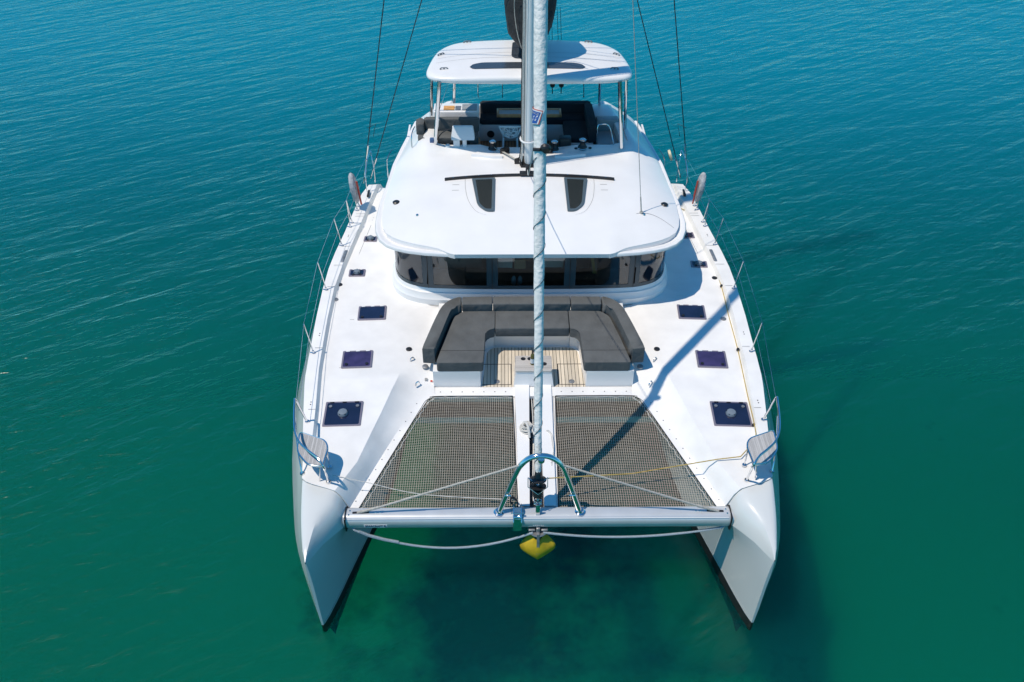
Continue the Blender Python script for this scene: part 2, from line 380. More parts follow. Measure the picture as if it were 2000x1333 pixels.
def hull(s):
    up = []; lo = []; inn = []
    for (y, zt, xk, xw, xi, zi, xik, xiw) in HS:
        xo = lerp(OUTER, y); zk = min(1.5, zt-.12)
        dd = .05 if y > .2 else .01
        # inner top -> down the inner side
        inner = [(xi, zi), (xi+(xik-xi)*.15, zi-.05), (xi+(xik-xi)*.6, zi-.20), (xik, min(zi-.40, 1.25)), ((xik*.5+xiw*.5), .7), (xiw, ZB)]
        outer = [(xw, ZB), (xw+(xk-xw)*.55, .6), (xk-.01, min(1.15, zt-.3)), (xk, zk), (xk+(xo-xk)*.6, zk+(zt-zk)*.55), (xo, zt-.03)]
        up.append([(s*x, y, z) for x, z in outer]); inn.append([(s*x, y, z) for x, z in inner])
        xm = (xw+xiw)/2
        q_ = .45 if y < .2 else .25 if y < .5 else .02
        lo.append([(s*xiw, y, ZB), (s*(xiw+.01*0), y, 0), (s*(xm*.3+xiw*.7), y+q_, -.4), (s*xm, y+q_*1.6, -.8), (s*(xm*.3+xw*.7), y+q_, -.4), (s*xw, y, 0), (s*xw, y, ZB)])
    b = B(); b.loft(up, False); b.loft(inn, False); b.loft([up[0], inn[0][::-1]], False); b.poly(up[-1]+inn[-1])
    # nose cap: from the stem head up to the front edge of the deck
    edge = [(3.69, 1.53, 2.06), (3.66, 1.485, 2.085), (3.60, 1.43, 2.095), (3.50, 1.385, 2.095), (3.40, 1.355, 2.092), (3.27, 1.315, 2.087), (3.17, 1.285, 2.075), (3.11, 1.262, 2.04), (3.05, 1.24, 1.96), (2.985, 1.222, 1.80), (2.951, 1.215, 1.6143)]
    U = [0, .07, .17, .33, .46, .62, .72, .80, .87, .94, 1.0]
    IN = [(r[0], r[4], r[5]) for r in HS]
    def base_(v, u):
        yo = .12+1.41*v; zo = lerp([(r[0], r[1]) for r in HS], yo)-.03; xo = lerp(OUTER, yo)
        yi = .12+1.095*v; xi = lerp([(r[0], r[1]) for r in IN], yi); zi = lerp([(r[0], r[2]) for r in IN], yi)
        zf = zo+(1-(1-min(1, u/.2))**2)*.03+.02*v*min(1, u/.2); ch = max(0, (u-.60)/.40)**1.35
        return Vector((xo+(xi-xo)*u, yo+(yi-yo)*u, zf*(1-ch)+zi*ch))
    rows = []
    for v in [0, .03, .07, .12, .2, .3, .4, .5, .6, .7, .8, .88, .95, 1.0]:
        f = sstep(.3, 1.0, v)
        row = [base_(v, u)+(Vector(edge[k])-base_(1.0, u))*f for k, u in enumerate(U)]
        rows.append([(s*p.x, p.y, p.z) for p in row])
    b.loft(rows, False)
    h = b.build('hull', HULLM, CAT, 40)
    b = B(); b.loft(lo, False); b.poly(lo[0]); b.poly(lo[-1][::-1]); b.build('antifouling', BOOT, h, 50)
    b = B()
    rows = [[(s*(lerp_h(y, 7)-.004), y, ZB-.0), (s*(lerp_h(y, 7)-.008), y, ZB+.035)] for y in [.14, .3, .55, .8, 1.0, 1.3, 1.95, 2.46, 3.1, 4.3, 7]]
    b.loft(rows, False); b.build('boot_stripe', RUBW, h)
    # builder's rub rail mark on nose: none
    return h
def lerp_h(y, k): return lerp([(r[0], r[k]) for r in HS], y)
hulls = {s: hull(s) for s in (-1, 1)}

# ---- deck: one lofted sheet per side, centre areas separately, all one mesh
b = B()
for s in (-1, 1):
    st = []
    st.append([(3.69, 1.53, 2.095), (3.62, 1.45, 2.115), (3.52, 1.40, 2.115), (3.14, 1.28, 2.09), (3.03, 1.235, 2.0), (2.94, 1.22, 1.745), (2.80, 1.22, 1.742)])
    st.insert(0, [(x_*.999, y_+.004, z_-.09) for x_, y_, z_ in st[0]])
    for y in (1.9, 2.5, 3.1, 3.65):
        k = sstep(1.8, 2.7, y)
        xo = lerp(OUTER, y); xs = lerp(STRIP, y); xd = lerp(DTOP, y); xf = lerp(FOUT, y)
        xe = xd-.12-.01*sstep(2, 3.6, y); ze = 1.925-.045*k
        xi = 1.98+(2.81-1.98)*(3.48-y)/(3.48-1.22) if y < 3.48 else 1.90
        st.append([(xo, y, 2.10), (xs+.0, y, 2.105), (xs-.045, y, 2.09-.085*k), (xd, y, 2.06-.055*k), (xe, y+.03, ze), (xf, y, 1.745), (xi, y-.02, 1.742)])
    st.append([(4.05, 3.9, 2.1), (3.82, 3.9, 2.105), (3.775, 3.9, 2.005), (2.44, 3.9, 2.0), (2.30, 3.93, 1.92), (1.99, 3.85, 1.745), (1.86, 3.69, 1.742)])
    st.append([(4.06, 4.1, 2.1), (3.84, 4.1, 2.105), (3.795, 4.1, 2.005), (2.40, 4.1, 2.0), (2.25, 4.12, 1.94), (1.90, 3.95, 1.755), (1.76, 3.76, 1.742)])
    st.append([(4.075, 4.35, 2.1), (3.855, 4.35, 2.105), (3.81, 4.35, 2.005), (2.34, 4.35, 2.0), (2.19, 4.35, 1.955), (1.92, 4.15, 1.90), (1.79, 3.99, 1.76)])
    for y in (4.6, 5.1, 5.6, 6.05):
        xo = lerp(OUTER, y); xs = lerp(STRIP, y); xd = lerp(DTOP, y)
        st.append([(xo, y, 2.1), (xs, y, 2.105), (xs-.045, y, 2.005), (xd, y, 2.0), (xd-.13, y, 1.965), (1.80, y, 1.96), (1.6, y, 1.95)])
    for y in (6.22, 6.3, 6.4, 6.5, 6.6, 6.9, 7.2, 7.8, 8.56, 9.4, 10.2, 10.6, 10.85, 11.05):
        xo = lerp(OUTER, y); xs = lerp(STRIP, y); d = .5*sstep(10.75, 11.05, y)
        xc = lerp([(6.2, 2.05), (6.4, 2.44), (6.6, 2.62), (6.9, 2.70), (7.2, 2.72)], y)
        st.append([(xo, y, 2.1-d), (min(xs, xo-.06), y, 2.105-d), (min(xs, xo-.06)-.045, y, 2.005-d), (xc+.25, y, 2.0-d), (xc+.12, y, 2.0-d), (xc+.05, y, 1.99-d), (xc, y, 1.96-d)])
    b.loft([[(s*x, y, z) for x, y, z in r] for r in st], False)
# shelf before the windshield, cross flange before the cockpit
b.poly([(-2.05, 5.7, 1.955), (2.05, 5.7, 1.955), (2.05, 6.12, 1.955), (-2.05, 6.12, 1.955)])
b.box((0, 3.86, 1.70), (3.6, .24, .085), .012)
b.mi = 1                                                    # joints in the deck moulding
def strip(pts, w, z=.004):
    P = [Vector(p) for p in pts]
    L = []
    for i, p in enumerate(P):
        d = (P[min(i+1, len(P)-1)]-P[max(i-1, 0)]); d.z = 0; d.normalize(); n = Vector((-d.y, d.x, 0))*w/2
        L.append([p+n+Vector((0, 0, z)), p-n+Vector((0, 0, z))])
    b.loft(L, False)
ys = [2.75+.25*i for i in range(26)]
for s in (-1, 1):
    strip([(s*(lerp(STRIP, y)-.20), y, 2.0+.03*sstep(2.7, 1.8, y)) for y in ys], .011)
    for y in (3.05, 4.66, 6.55, 8.0, 5.62, 4.22, 9.3, 9.2, 7.3):
        if y in (5.62, 4.22): strip([(s*3.42, y, 2.0), (s*(lerp(STRIP, y)-.05), y, 2.0)], .012)
        else:
            strip([(s*(lerp(STRIP, y)-.2), y, 2.0), (s*(lerp(STRIP, y)-.05), y, 2.0)], .012)
            strip([(s*(lerp(STRIP, y)+.0), y, 2.105), (s*(lerp(OUTER, y)-.08), y, 2.105)], .009)
deck = b.build('deck', [DECK, SEAM], CAT, 28)

# ---- underdeck bulkhead between the hulls
b = B(); b.box((0, 8.0, 1.25), (5.6, 8.1, .86), .05); b.box((0, 4.4, 1.2), (5.2, .9, .8), .2)
b.build('bridgedeck', HULLM, CAT)

# ---- forward cockpit: teak sole, seat lockers
POS = empty
b = B(); b.poly([(-1.9, 3.965, 1.715), (1.9, 3.965, 1.715), (1.9, 5.6, 1.715), (-1.9, 5.6, 1.715)])
b.build('cockpit_sole', GEL, CAT)
b = B(); out = rpoly([(-.93, 3.985), (.95, 3.985), (.87, 5.10), (-.84, 5.10)], [0, 0, .22, .22], 6)
b.prism(out, 1.716, 1.722); tk = b.build('teak_floor', TEAK, CAT)
for sx, x0, x1 in ((-1, -.92, -.40), (1, .47, .94)):
    b = B()
    for p, q in (((x0, 4.62), (x1, 4.62)), ((x1 if sx < 0 else x0, 4.62), (x1 if sx < 0 else x0, 4.06)), ((x0, 4.06), (x1, 4.06))):
        b.box(((p[0]+q[0])/2, (p[1]+q[1])/2, 1.7235), (abs(p[0]-q[0])+.012, abs(p[1]-q[1])+.012, .003))
    hp = b.build('floor_hatch', BLACKP, tk)
    b = B(); b.lathe([(0, 0), (.05, 0), (.055, .004), (.03, .008), (0, .008)], ((x0+x1)/2, 4.14, 1.723), 14); b.build('ring_pull', GALV, hp)
ZS = 2.10
for s in (-1, 1):
    b = B()
    pts = rpoly([(s*1.80, 4.0), (s*.95, 4.0), (s*.885, 5.08), (s*.72, 5.12), (s*.72, 6.0), (s*1.80, 6.0)], [0, .01, .22, .0, 0, 0], 6)
    b.prism(pts, 1.70, ZS, .012, 2)
    b.build('seat_locker', GEL, CAT)
b = B(); b.box((0, 5.575, 1.90), (1.436, .85, .40), .012); b.box((0, 5.135, 2.0), (1.43, .03, .15), .01); b.build('seat_locker', GEL, CAT)

# ---- cushions (loose, each a thing)
CS = 'dark grey cushions of the bow lounge'
def cushion(name, poly, z0, z1, r, m, label, bot=True, amp=.012):
    b = B(); b.prism(poly, z0, z1, r, 4, bot)
    # puff the top face
    bm = b.b
    big = [f for f in bm.faces if len(f.verts) > 4 and f.normal.z > .5]
    return b.build(name, m, None, 60, label=label, category='cushion', group=CS)
for s, side in ((-1, 'left'), (1, 'right')):
    pts = rpoly([(s*1.73, 4.0), (s*.90, 4.0), (s*.87, 4.90), (s*.70, 4.96), (s*.70, 5.50), (s*1.28, 5.49), (s*1.46, 5.32), (s*1.60, 4.68)], [.05, .03, .16, .02, .02, .1, .1, .05], 5)
    o = cushion('seat_cushion', pts, ZS+.003, ZS+.21, .06, FAB, f'{"left" if s < 0 else "right"} charcoal chaise seat cushion beside the {"sunlit" if s > 0 else "shaded"} teak floor' if False else
                ('long charcoal chaise seat cushion on the left of the teak lounge floor' if s < 0 else 'long charcoal chaise seat cushion on the right, crossed by the thin stay shadow'))
    b = B(); b.box((s*1.30, 4.33, ZS+.2115), (.86, .006, .003)); b.build('seam', BLACKP, o)
    # wrap-around arm and corner bolster
    a = [(1.98, 4.20), (1.90, 4.58), (1.80, 5.03), (1.71, 5.36), (1.60, 5.56), (1.46, 5.67), (1.335, 5.71)]
    c = [(1.335, 5.47), (1.46, 5.39), (1.53, 5.26), (1.60, 4.95), (1.68, 4.56), (1.765, 4.18)]
    pts = crom2(a, 3)+crom2(c, 3)
    cushion('back_cushion', [(s*x, y) for x, y in pts], ZS+.02, 2.48, .085, FAB,
            'curved charcoal corner bolster running along the left edge of the lounge' if s < 0 else 'curved charcoal corner bolster running along the right edge of the lounge')
    cushion('back_cushion', rpoly([(s*.745, 5.48), (s*1.32, 5.47), (s*1.32, 5.715), (s*.745, 5.73)], .03, 3), ZS+.19, 2.48, .075, FAB,
            'small square charcoal back cushion left of the wide centre back cushion' if s < 0 else 'small square charcoal back cushion right of the wide centre back cushion')
cushion('seat_cushion', rpoly([(-.69, 4.96), (.69, 4.96), (.69, 5.50), (-.69, 5.50)], .03, 3), ZS+.003, ZS+.21, .06, FAB, 'short wide charcoal seat cushion in the centre, behind the small cocktail table')
cushion('back_cushion', rpoly([(-.735, 5.48), (.735, 5.48), (.735, 5.73), (-.735, 5.73)], .03, 3), ZS+.19, 2.48, .075, FAB, 'wide charcoal centre back cushion below the middle windshield pane')

# ---- drinks table at the end of the walkway
b = B()
b.loft([[(-.36, 3.99, 1.72), (.37, 3.99, 1.72), (.36, 4.42, 1.72), (-.35, 4.42, 1.72)], [(-.315, 4.03, 2.05), (.325, 4.03, 2.05), (.325, 4.40, 2.05), (-.315, 4.40, 2.05)]])
tb = b.build('drinks_table', GEL, CAT)
b = B(); b.prism(rpoly([(-.325, 4.02), (.335, 4.02), (.335, 4.43), (-.325, 4.43)], .03, 3), 2.055, 2.10, .01, 2); tt = b.build('table_top', PLANKG, tb)
b = B()
for x, y in ((-.18, 4.34), (-.06, 4.34), (.05, 4.34), (.20, 4.2)):
    b.lathe([(0, 0), (.038, 0), (.045, .003), (.038, .004), (.034, .0015), (0, .0015)], (x, y, 2.1005), 16)
b.each('cup_holder', BLACKP, tt)
bt = empty('wine_bottle', (-.015, 4.20, 2.10), label='olive green wine bottle with pale label standing on the small table', category='bottle')
b = B(); b.lathe([(0, 0), (.037, 0), (.039, .01), (.039, .19), (.03, .225), (.015, .25), (.0145, .30), (.016, .302), (.016, .315), (0, .315)], (-.015, 4.20, 2.1012), 18); b.build('glass', BOTTLE, bt)
b = B(); b.lathe([(.0165, .262), (.0168, .318), (0, .319)], (-.015, 4.20, 2.1012), 18); b.build('capsule', BLACKP, bt)
b = B()
b.loft([[(-.015+.0395*cos(a), 4.20+.0395*sin(a), z) for a in [pi*1.0+pi*.75*k/10 for k in range(11)]] for z in (2.14, 2.24)], False); b.build('label', WHITEP, bt)

# ---- centre walkway beam with chain locker slot
b = B()
for x0, x1, f0, f1 in ((-.34, -.075, -.285, -.13), (.105, .325, .10, .285)):
    b.loft([[(x0, 4.0, 1.60), (x1, 4.0, 1.60), (x1, 4.0, 1.775), (x0, 4.0, 1.775)], [(f0, 1.22, 1.60), (f1, 1.22, 1.60), (f1, 1.22, 1.78), (f0, 1.22, 1.78)]])
b.loft([[(-.09, 4.0, 1.55), (.12, 4.0, 1.55), (.12, 4.0, 1.62), (-.09, 4.0, 1.62)], [(-.14, 1.22, 1.55), (.11, 1.22, 1.55), (.11, 1.22, 1.62), (-.14, 1.22, 1.62)]])
b.loft([[(.325, 4.0, 1.62), (.385, 4.0, 1.62), (.385, 4.0, 1.725), (.325, 4.0, 1.725)], [(.285, 1.22, 1.62), (.32, 1.22, 1.62), (.32, 1.22, 1.725), (.285, 1.22, 1.725)]])
b.loft([[(-.345, 4.0, 1.62), (-.375, 4.0, 1.62), (-.375, 4.0, 1.725), (-.345, 4.0, 1.725)], [(-.285, 1.22, 1.62), (-.32, 1.22, 1.62), (-.32, 1.22, 1.725), (-.285, 1.22, 1.725)]])
wk = b.build('walkway_beam', GEL, CAT)
b = B(); b.loft([[(-.072, 3.98, 1.6225), (.10, 3.98, 1.6225)], [(-.128, 1.24, 1.6225), (.098, 1.24, 1.6225)]], False); b.build('chain_trough', BLACKP, wk)
b = B()
for i in range(62):
    y = 3.9-i*.042; x = .012+.012*sin(i*.7)-.0*i; z = 1.66+.012*random.random()
    lp = [(x+(.024*cos(a) if i % 2 else .008*cos(a)), y+.034*sin(a), z+(.0 if i % 2 else .02*cos(a))) for a in [2*pi*k/8 for k in range(8)]]
    b.tube(lp, .0065, 5, closed=True)
b.build('anchor_chain', GALV, wk)
b = B()
for k in range(3):
    b.tube([(-.045+.03*k+.02*sin(t*5+k), 3.9-t*2.5, 1.66+.02*sin(t*9+k)) for t in [i/14 for i in range(15)]], .009, 6, 3)
b.each('tripping_rope', ROPEW, wk)
rc = B()
for k in range(9):
    c0 = Vector((-.14+random.uniform(-.02, .02), 2.86+random.uniform(-.03, .03), 1.80+.012*k)); rr = .115-.006*k+random.uniform(-.015, .01); ph = random.random()*6
    rc.tube([c0+Vector((rr*cos(a+ph), rr*.95*sin(a+ph), .012*sin(3*a))) for a in [2*pi*j/12 for j in range(12)]], .011, 6, 2, True)
rc.tube([(-.19, 3.02, 1.80), (-.16, 2.9, 1.92), (-.12, 2.78, 1.93), (-.1, 2.66, 1.80)], .022, 6, 3)
rc.tube([(-.05, 2.8, 1.85), (-.0, 2.62, 1.82), (.03, 2.4, 1.72), (.05, 2.2, 1.68)], .011, 6, 3)
rc.build('rope_coil', ROPEW, None, label='white rope coiled in a round hank on the centre walkway', category='rope')
b = B(); b.tube([(.19, 2.84, 1.79), (.24, 2.82, 1.80), (.29, 2.70, 1.79), (.30, 2.45, 1.79), (.27, 2.22, 1.79), (.25, 2.05, 1.785)], .006, 5, 4)
b.tube([(.19, 2.84, 1.79), (.26, 2.74, 1.79), (.28, 2.5, 1.79), (.29, 2.3, 1.79), (.24, 2.1, 1.785)], .005, 5, 4)
b.build('thin_cord', ROPEW, None, label='thin loose white cord lying on the right half of the walkway beam', category='rope')

# ---- trampolines
def tramp(s):
    t_in0, t_in1 = (.375, .315) if s < 0 else (.392, .325)
    outer = [(2.80, 1.215), (1.98, 3.48), (1.95, 3.58), (1.89, 3.66), (1.80, 3.725), (1.70, 3.745), (t_in0, 3.745)]
    P = crom2([(2.80, 1.215), (2.40, 2.32), (1.985, 3.46), (1.935, 3.60), (1.85, 3.69), (1.70, 3.743), (t_in0, 3.745)], 6)
    t = empty('trampoline', (s*1.4, 2.4, 1.70), label=None) if False else None
    # net of cords
    z0 = 1.735
    def xout(y):
        best = None
        for (xa, ya), (xb, yb) in zip(P, P[1:]):
            if min(ya, yb) <= y <= max(ya, yb) and abs(yb-ya) > 1e-6:
                x = xa+(xb-xa)*(y-ya)/(yb-ya)
                best = x if best is None else max(best, x)
        return best if best else None
    def xin(y): return t_in1+(t_in0-t_in1)*(y-1.215)/(3.745-1.215)
    def yout(x):
        best = None
        for (xa, ya), (xb, yb) in zip(P, P[1:]):
            if min(xa, xb) <= x <= max(xa, xb) and abs(xb-xa) > 1e-6:
                y = ya+(yb-ya)*(x-xa)/(xb-xa); best = y if best is None else max(best, y)
        return best
    def sag(x, y):
        u = max(0, min(1, (x-xin(y))/max(.05, ((xout(y) or x)-xin(y))))); v = (y-1.2)/2.55
        return z0-.05*sin(pi*u)**.7*sin(pi*max(0, min(1, v)))**.7 + .004*noise.noise(Vector((x*3, y*3, s)))
    b = B(); w = .0031; c = .0365
    def ribbon(pts, horiz):
        R = []
        for x, y, z in pts:
            if horiz: R.append([(s*x, y-w, z), (s*x, y, z+w*.9), (s*x, y+w, z), (s*x, y, z-w*.9)])
            else: R.append([(s*x-w, y, z), (s*x, y, z+w*.9), (s*x+w, y, z), (s*x, y, z-w*.9)])
        if len(R) > 1: b.loft(R, True, False)
    y = 1.235
    while y < 3.73:
        a, e = xin(y)+.012, (xout(y) or 0)-.012
        n = 10
        if e > a: ribbon([(a+(e-a)*i/n, y+.010*noise.noise(Vector((i*.6, y*2.0, s*3))), sag(a+(e-a)*i/n, y)) for i in range(n+1)], True)
        y += c
    x = t_in1+.02
    while x < 2.78:
        e = 3.745 if x <= t_in0 else yout(x); a = 1.225
        if e is None: break
        e -= .012; n = 10
        if x < t_in0: a = max(a, 1.215)
        ribbon([(x+(.03+.02*x)*0+.010*noise.noise(Vector((x*2, i*.6, s*5))), a+(e-a)*i/n, sag(x, a+(e-a)*i/n)) for i in range(n+1)], False)
        x += c
    tr = b.build('trampoline', NETM, CAT, 60)
    b = B(); E = [(s*x, y, z0+.002) for x, y in P]; b.tube(E, .009, 6); b.tube([(s*xin(1.22), 1.225, z0), (s*xin(3.74), 3.74, z0)], .009, 6); b.build('edge_rope', NETE, tr)
    b = B(); pts = []
    for i in range(len(P)*2-1):
        p = Vector(P[i//2]) if i % 2 == 0 else (Vector(P[i//2])+Vector(P[i//2+1]))/2
        q = Vector((p.x-.035-.03*abs(sin(i*1.7)), p.y-(.02 if p.y > 3.5 else 0)-.02*abs(sin(i*1.7))))
        pts.append((s*q.x, q.y, z0+.004+.006*sin(i*2.1)))
    b.tube(pts, .005, 5, 2); b.build('lacing', ROPEW, tr)
    # flange bolts
    b = B()
    for i in range(11):
        t = i/10; x = 2.81+(2.02-2.81)*t+.055; yy = 1.35+(3.55-1.35)*t
        b.lathe([(0, 0), (.012, 0), (.010, .006), (0, .007)], (s*x, yy, 1.743), 8)
    for i in range(7): b.lathe([(0, 0), (.012, 0), (.010, .006), (0, .007)], (s*(.5+i*.195), 3.85, 1.7435), 8)
    b.each('flange_bolt', GALV, tr)
    return tr
for s in (-1, 1): tramp(s)

# ---- crossbeam
b = B(); ring = []
prof = [(1.20, 1.74), (1.19, 1.775), (1.14, 1.795), (1.03, 1.795), (.985, 1.77), (.955, 1.72), (.95, 1.66), (.955, 1.60), (.985, 1.545), (1.05, 1.52), (1.14, 1.525), (1.19, 1.57)]
b.loft([[(x, y, z) for y, z in prof] for x in (-3.02, 3.08)])
xb = b.build('crossbeam', ALU, CAT, 50)
b = B(); b.box((0, .977, 1.765), (5.9, .012, .012)); b.build('edge_highlight', WHITEP, xb)  # highlight along the beam's front top edge, put in as a white strip
for s in (-1, 1):
    b = B(); b.prism(rpoly([(s*2.62, 1.075), (s*2.88, 1.06), (s*2.88, 1.10), (s*2.62, 1.115)], .015, 3), 1.794, 1.799); b.build('stay_slot', BLACKP, xb)
    b = B()
    for x, y in ((s*2.92, 1.12), (s*2.93, 1.04), (s*2.45, 1.09), (s*2.52, 1.09)): b.lathe([(0, 0), (.016, 0), (.012, .008), (0, .009)], (x, y, 1.795), 8)
    b.each('beam_bolt', STEEL, xb)
    b = B(); b.box((s*2.985, 1.07, 1.66), (.02, .27, .30), .02); b.build('beam_socket', BLACKP, xb)
# lettering plate
RX = Matrix.Rotation(radians(90), 4, 'X')
b = B(); b.box((-2.52, .9485, 1.635), (.36, .004, .062)); pl = b.build('name_plate', WHITEP, xb)
text('lettering', 'SPARCRAFT', .062, NAVYT, pl, Matrix.Translation((-2.545, .945, 1.635)) @ RX, .275)
b = B(); b.box((-2.385, .9455, 1.642), (.014, .002, .036)); b.box((-2.368, .9455, 1.65), (.02, .002, .008)); b.box((-2.368, .9455, 1.634), (.02, .002, .008)); b.box((-2.36, .9455, 1.617), (.03, .002, .006)); b.build('emblem', NAVYT, pl)
b = B()
for i in range(6): b.box((-.075+i*.03, .9495, 1.63), (.016, .003, .012))
b.each('serial_marks', WHITEP, xb)
# arch
b = B()
ap = [(-.605, 1.08, 1.78), (-.57, 1.08, 1.93), (-.36, 1.12, 2.62), (-.27, 1.13, 2.83), (-.14, 1.14, 2.965), (.02, 1.14, 3.01), (.18, 1.14, 2.965), (.31, 1.13, 2.83), (.40, 1.12, 2.62), (.61, 1.08, 1.93), (.645, 1.08, 1.78)]
b.tube(ap, .042, 14, 5); ar = b.build('striker_arch', STEEL, xb)
b = B()
for x in (-.61, .65): b.lathe([(0, 0), (.085, 0), (.085, .012), (.055, .03), (.05, .06), (0, .06)], (x, 1.08, 1.792), 16)
for x, z in ((-.47, 2.25), (.505, 2.25)): b.tube([(x-.045, 1.03, z-.0), (x+.045, 1.03, z-.0)], .012, 6)
b.lathe([(.02, -.03), (.05, -.03), (.05, .02), (.02, .02)], (.02, 1.10, 2.965), 10)
b.each('arch_foot', STEEL, ar)
for s in (-1, 1):
    b = B(); b.tube([(s*.24+.02, 1.12, 2.86), (s*2.68, 1.08, 1.83)], .017, 8); b.tube([(s*2.45, 1.083, 1.927), (s*2.80, 1.08, 1.80)], .022, 8); b.tube([(s*1.9, 1.09, 2.16), (s*2.1, 1.09, 2.075)], .02, 8)
    b.build('striker_rod', ROPEG, xb)
# bow roller on the beam
b = B()
for x in (-.385, -.265): b.prism(rpoly([(.90, 1.55), (1.18, 1.70), (1.18, 1.90), (1.05, 1.95), (.90, 1.75)], .03, 3), -.006, .006, M=Matrix.Translation((x, 0, 0)) @ Matrix(((0, 0, 1, 0), (1, 0, 0, 0), (0, 1, 0, 0), (0, 0, 0, 1))))
MY = Matrix.Rotation(radians(90), 4, 'Y')
b.lathe([(0, -.05), (.05, -.05), (.035, -.02), (.035, .02), (.05, .05), (0, .05)], (-.325, .97, 1.82), 14, MY)
b.lathe([(0, -.1), (.012, -.1), (.012, .1), (0, .1)], (-.325, 1.0, 1.87), 8, MY)
b.box((-.325, .937, 1.66), (.11, .012, .28)); b.box((-.325, 1.05, 1.805), (.13, .2, .015))
b.build('bow_roller', STEEL, xb)
b = B(); b.tube([(-.39, 1.2, 1.83), (-.43, 1.24, 1.86), (-.40, 1.30, 1.9), (-.33, 1.27, 1.84)], .018, 6, 3); b.build('fairlead', BLACKP, xb)
b = B(); b.box((.0, .95, 1.52), (.06, .06, .12), .01)
for x in (-.11, .11): b.box((x*.9, .96, 1.515), (.1, .05, .03), .008)
b.lathe([(0, 0), (.15, 0), (.16, .015), (.15, .03), (0, .03)], (.0, 1.02, 1.44), 18); b.build('anchor_bracket', GALV, xb)

# ---- anchor (hangs under the beam) and mooring ropes
an = empty('anchor', (0, .97, .93), label='yellow plough anchor with grey shank hanging under the middle of the crossbeam', category='anchor')
b = B(); rows = []
for i in range(15):
    v = i/14; z = 1.36-.42*v; y = .86-.10*sin(pi*v*.6)+.05*v; hw = lerp([(0, .11), (.2, .20), (.4, .27), (.5, .285), (.65, .272), (.8, .23), (.9, .185), (.96, .13), (1, .07)], v)
    rows.append([(hw*u, y+.16*abs(u)**1.6*(1-.4*v), z+.02*abs(u)**2*v) for u in [-1+k*.1 for k in range(21)]])
b.loft(rows, False)
rows2 = [[(x*.99, y+.012, z) for x, y, z in r] for r in rows]; b.loft(rows2, False)
for k in (0, 20): b.loft([[r[k], q[k]] for r, q in zip(rows, rows2)], False)
b.build('fluke', YEL, an, 85)
b = B(); b.loft([[(-.02, .87, 1.50), (.02, .87, 1.50), (.02, .95, 1.50), (-.02, .95, 1.50)], [(-.022, .80, 1.10), (.022, .80, 1.10), (.022, .86, 1.05), (-.022, .86, 1.05)]]); b.build('shank', GALV, an)
def catenary(p, q, sag, n=16): return [Vector(p).lerp(Vector(q), t)-Vector((0, 0, sag*4*t*(1-t))) for t in [i/n for i in range(n+1)]]
b = B(); b.tube(catenary((-2.86, .96, 1.52), (-.08, .93, 1.48), .42), .019, 8); b.tube([(-2.86, .96, 1.52), (-2.9, 1.0, 1.56), (-2.93, 1.0, 1.6)], .019, 8); b.tube([(-2.80, .955, 1.50), (-2.66, .955, 1.40), (-2.42, .955, 1.29), (-2.2, .955, 1.22)], .026, 8)
b.build('bridle_rope', ROPEB, None, label='pale blue rope sagging deeply under the left half of the crossbeam', category='rope', group='mooring bridle ropes')
b = B(); b.tube(catenary((.08, .93, 1.48), (2.86, .98, 1.52), .17), .019, 8); b.tube([(2.86, .98, 1.52), (2.95, 1.0, 1.58)], .019, 8)
b.build('bridle_rope', ROPEB, None, label='pale blue rope hanging in a shallow curve under the right half of the crossbeam', category='rope', group='mooring bridle ropes')

# ---- forestay, furled headsail, furler
K = .38
def stay(h): return Vector((-.012-.004*h, 1.10+K*h, 2.0+h))
def srad(h): return lerp([(0, .03), (.35, .034), (.55, .048), (1, .056), (2.5, .066), (4, .078), (6, .088), (9, .098), (14, .10), (19, .05)], h)
b = B(); b.tube([stay(-.12), stay(.45)], .016, 8); b.tube([stay(.45), stay(9), stay(20)], .010, 8)
fs = b.build('forestay', STEEL, CAT)
b = B(); rings = []; ax = (stay(1)-stay(0)).normalized(); e1 = Vector((1, 0, 0)); e2 = ax.cross(e1)
N = 420
for i in range(N+1):
    h = .5+18.2*(i/N)**1.25; seg = 24; ring = []
    for k in range(seg):
        a = 2*pi*k/seg; sp = ((a/(2*pi)-h/.42) % 1.0)
        k_ = 1-sstep(5.2, 5.8, h); r = srad(h)*(1+(.10*sp-.05)*k_)+.006*noise.noise(Vector((cos(a)*2.2, sin(a)*2.2, h*1.3)))+.004*noise.noise(Vector((cos(a)*4, sin(a)*4, h*9+a)))
        ring.append(stay(h)+(e1*cos(a)+e2*sin(a))*r)
    rings.append(ring)
b.loft(rings)
SAILM = mat('white_sun_cover_cloth', (.80, .80, .77), .85, var=.10, vscale=7, bump=.02, bscale=16)
sail = b.build('furled_sail', SAILM, fs, 70)
b = B()
pts = []
for i in range(300):                                           # dark helical seam of the wrap
    h = .6+4.3*i/299; a = 2*pi*(h/.42); pts.append(stay(h)+(e1*cos(a)+e2*sin(a))*(srad(h)*1.055+.001))
b.tube(pts, .0045, 4); b.build('wrap_seam', DARKST, sail)
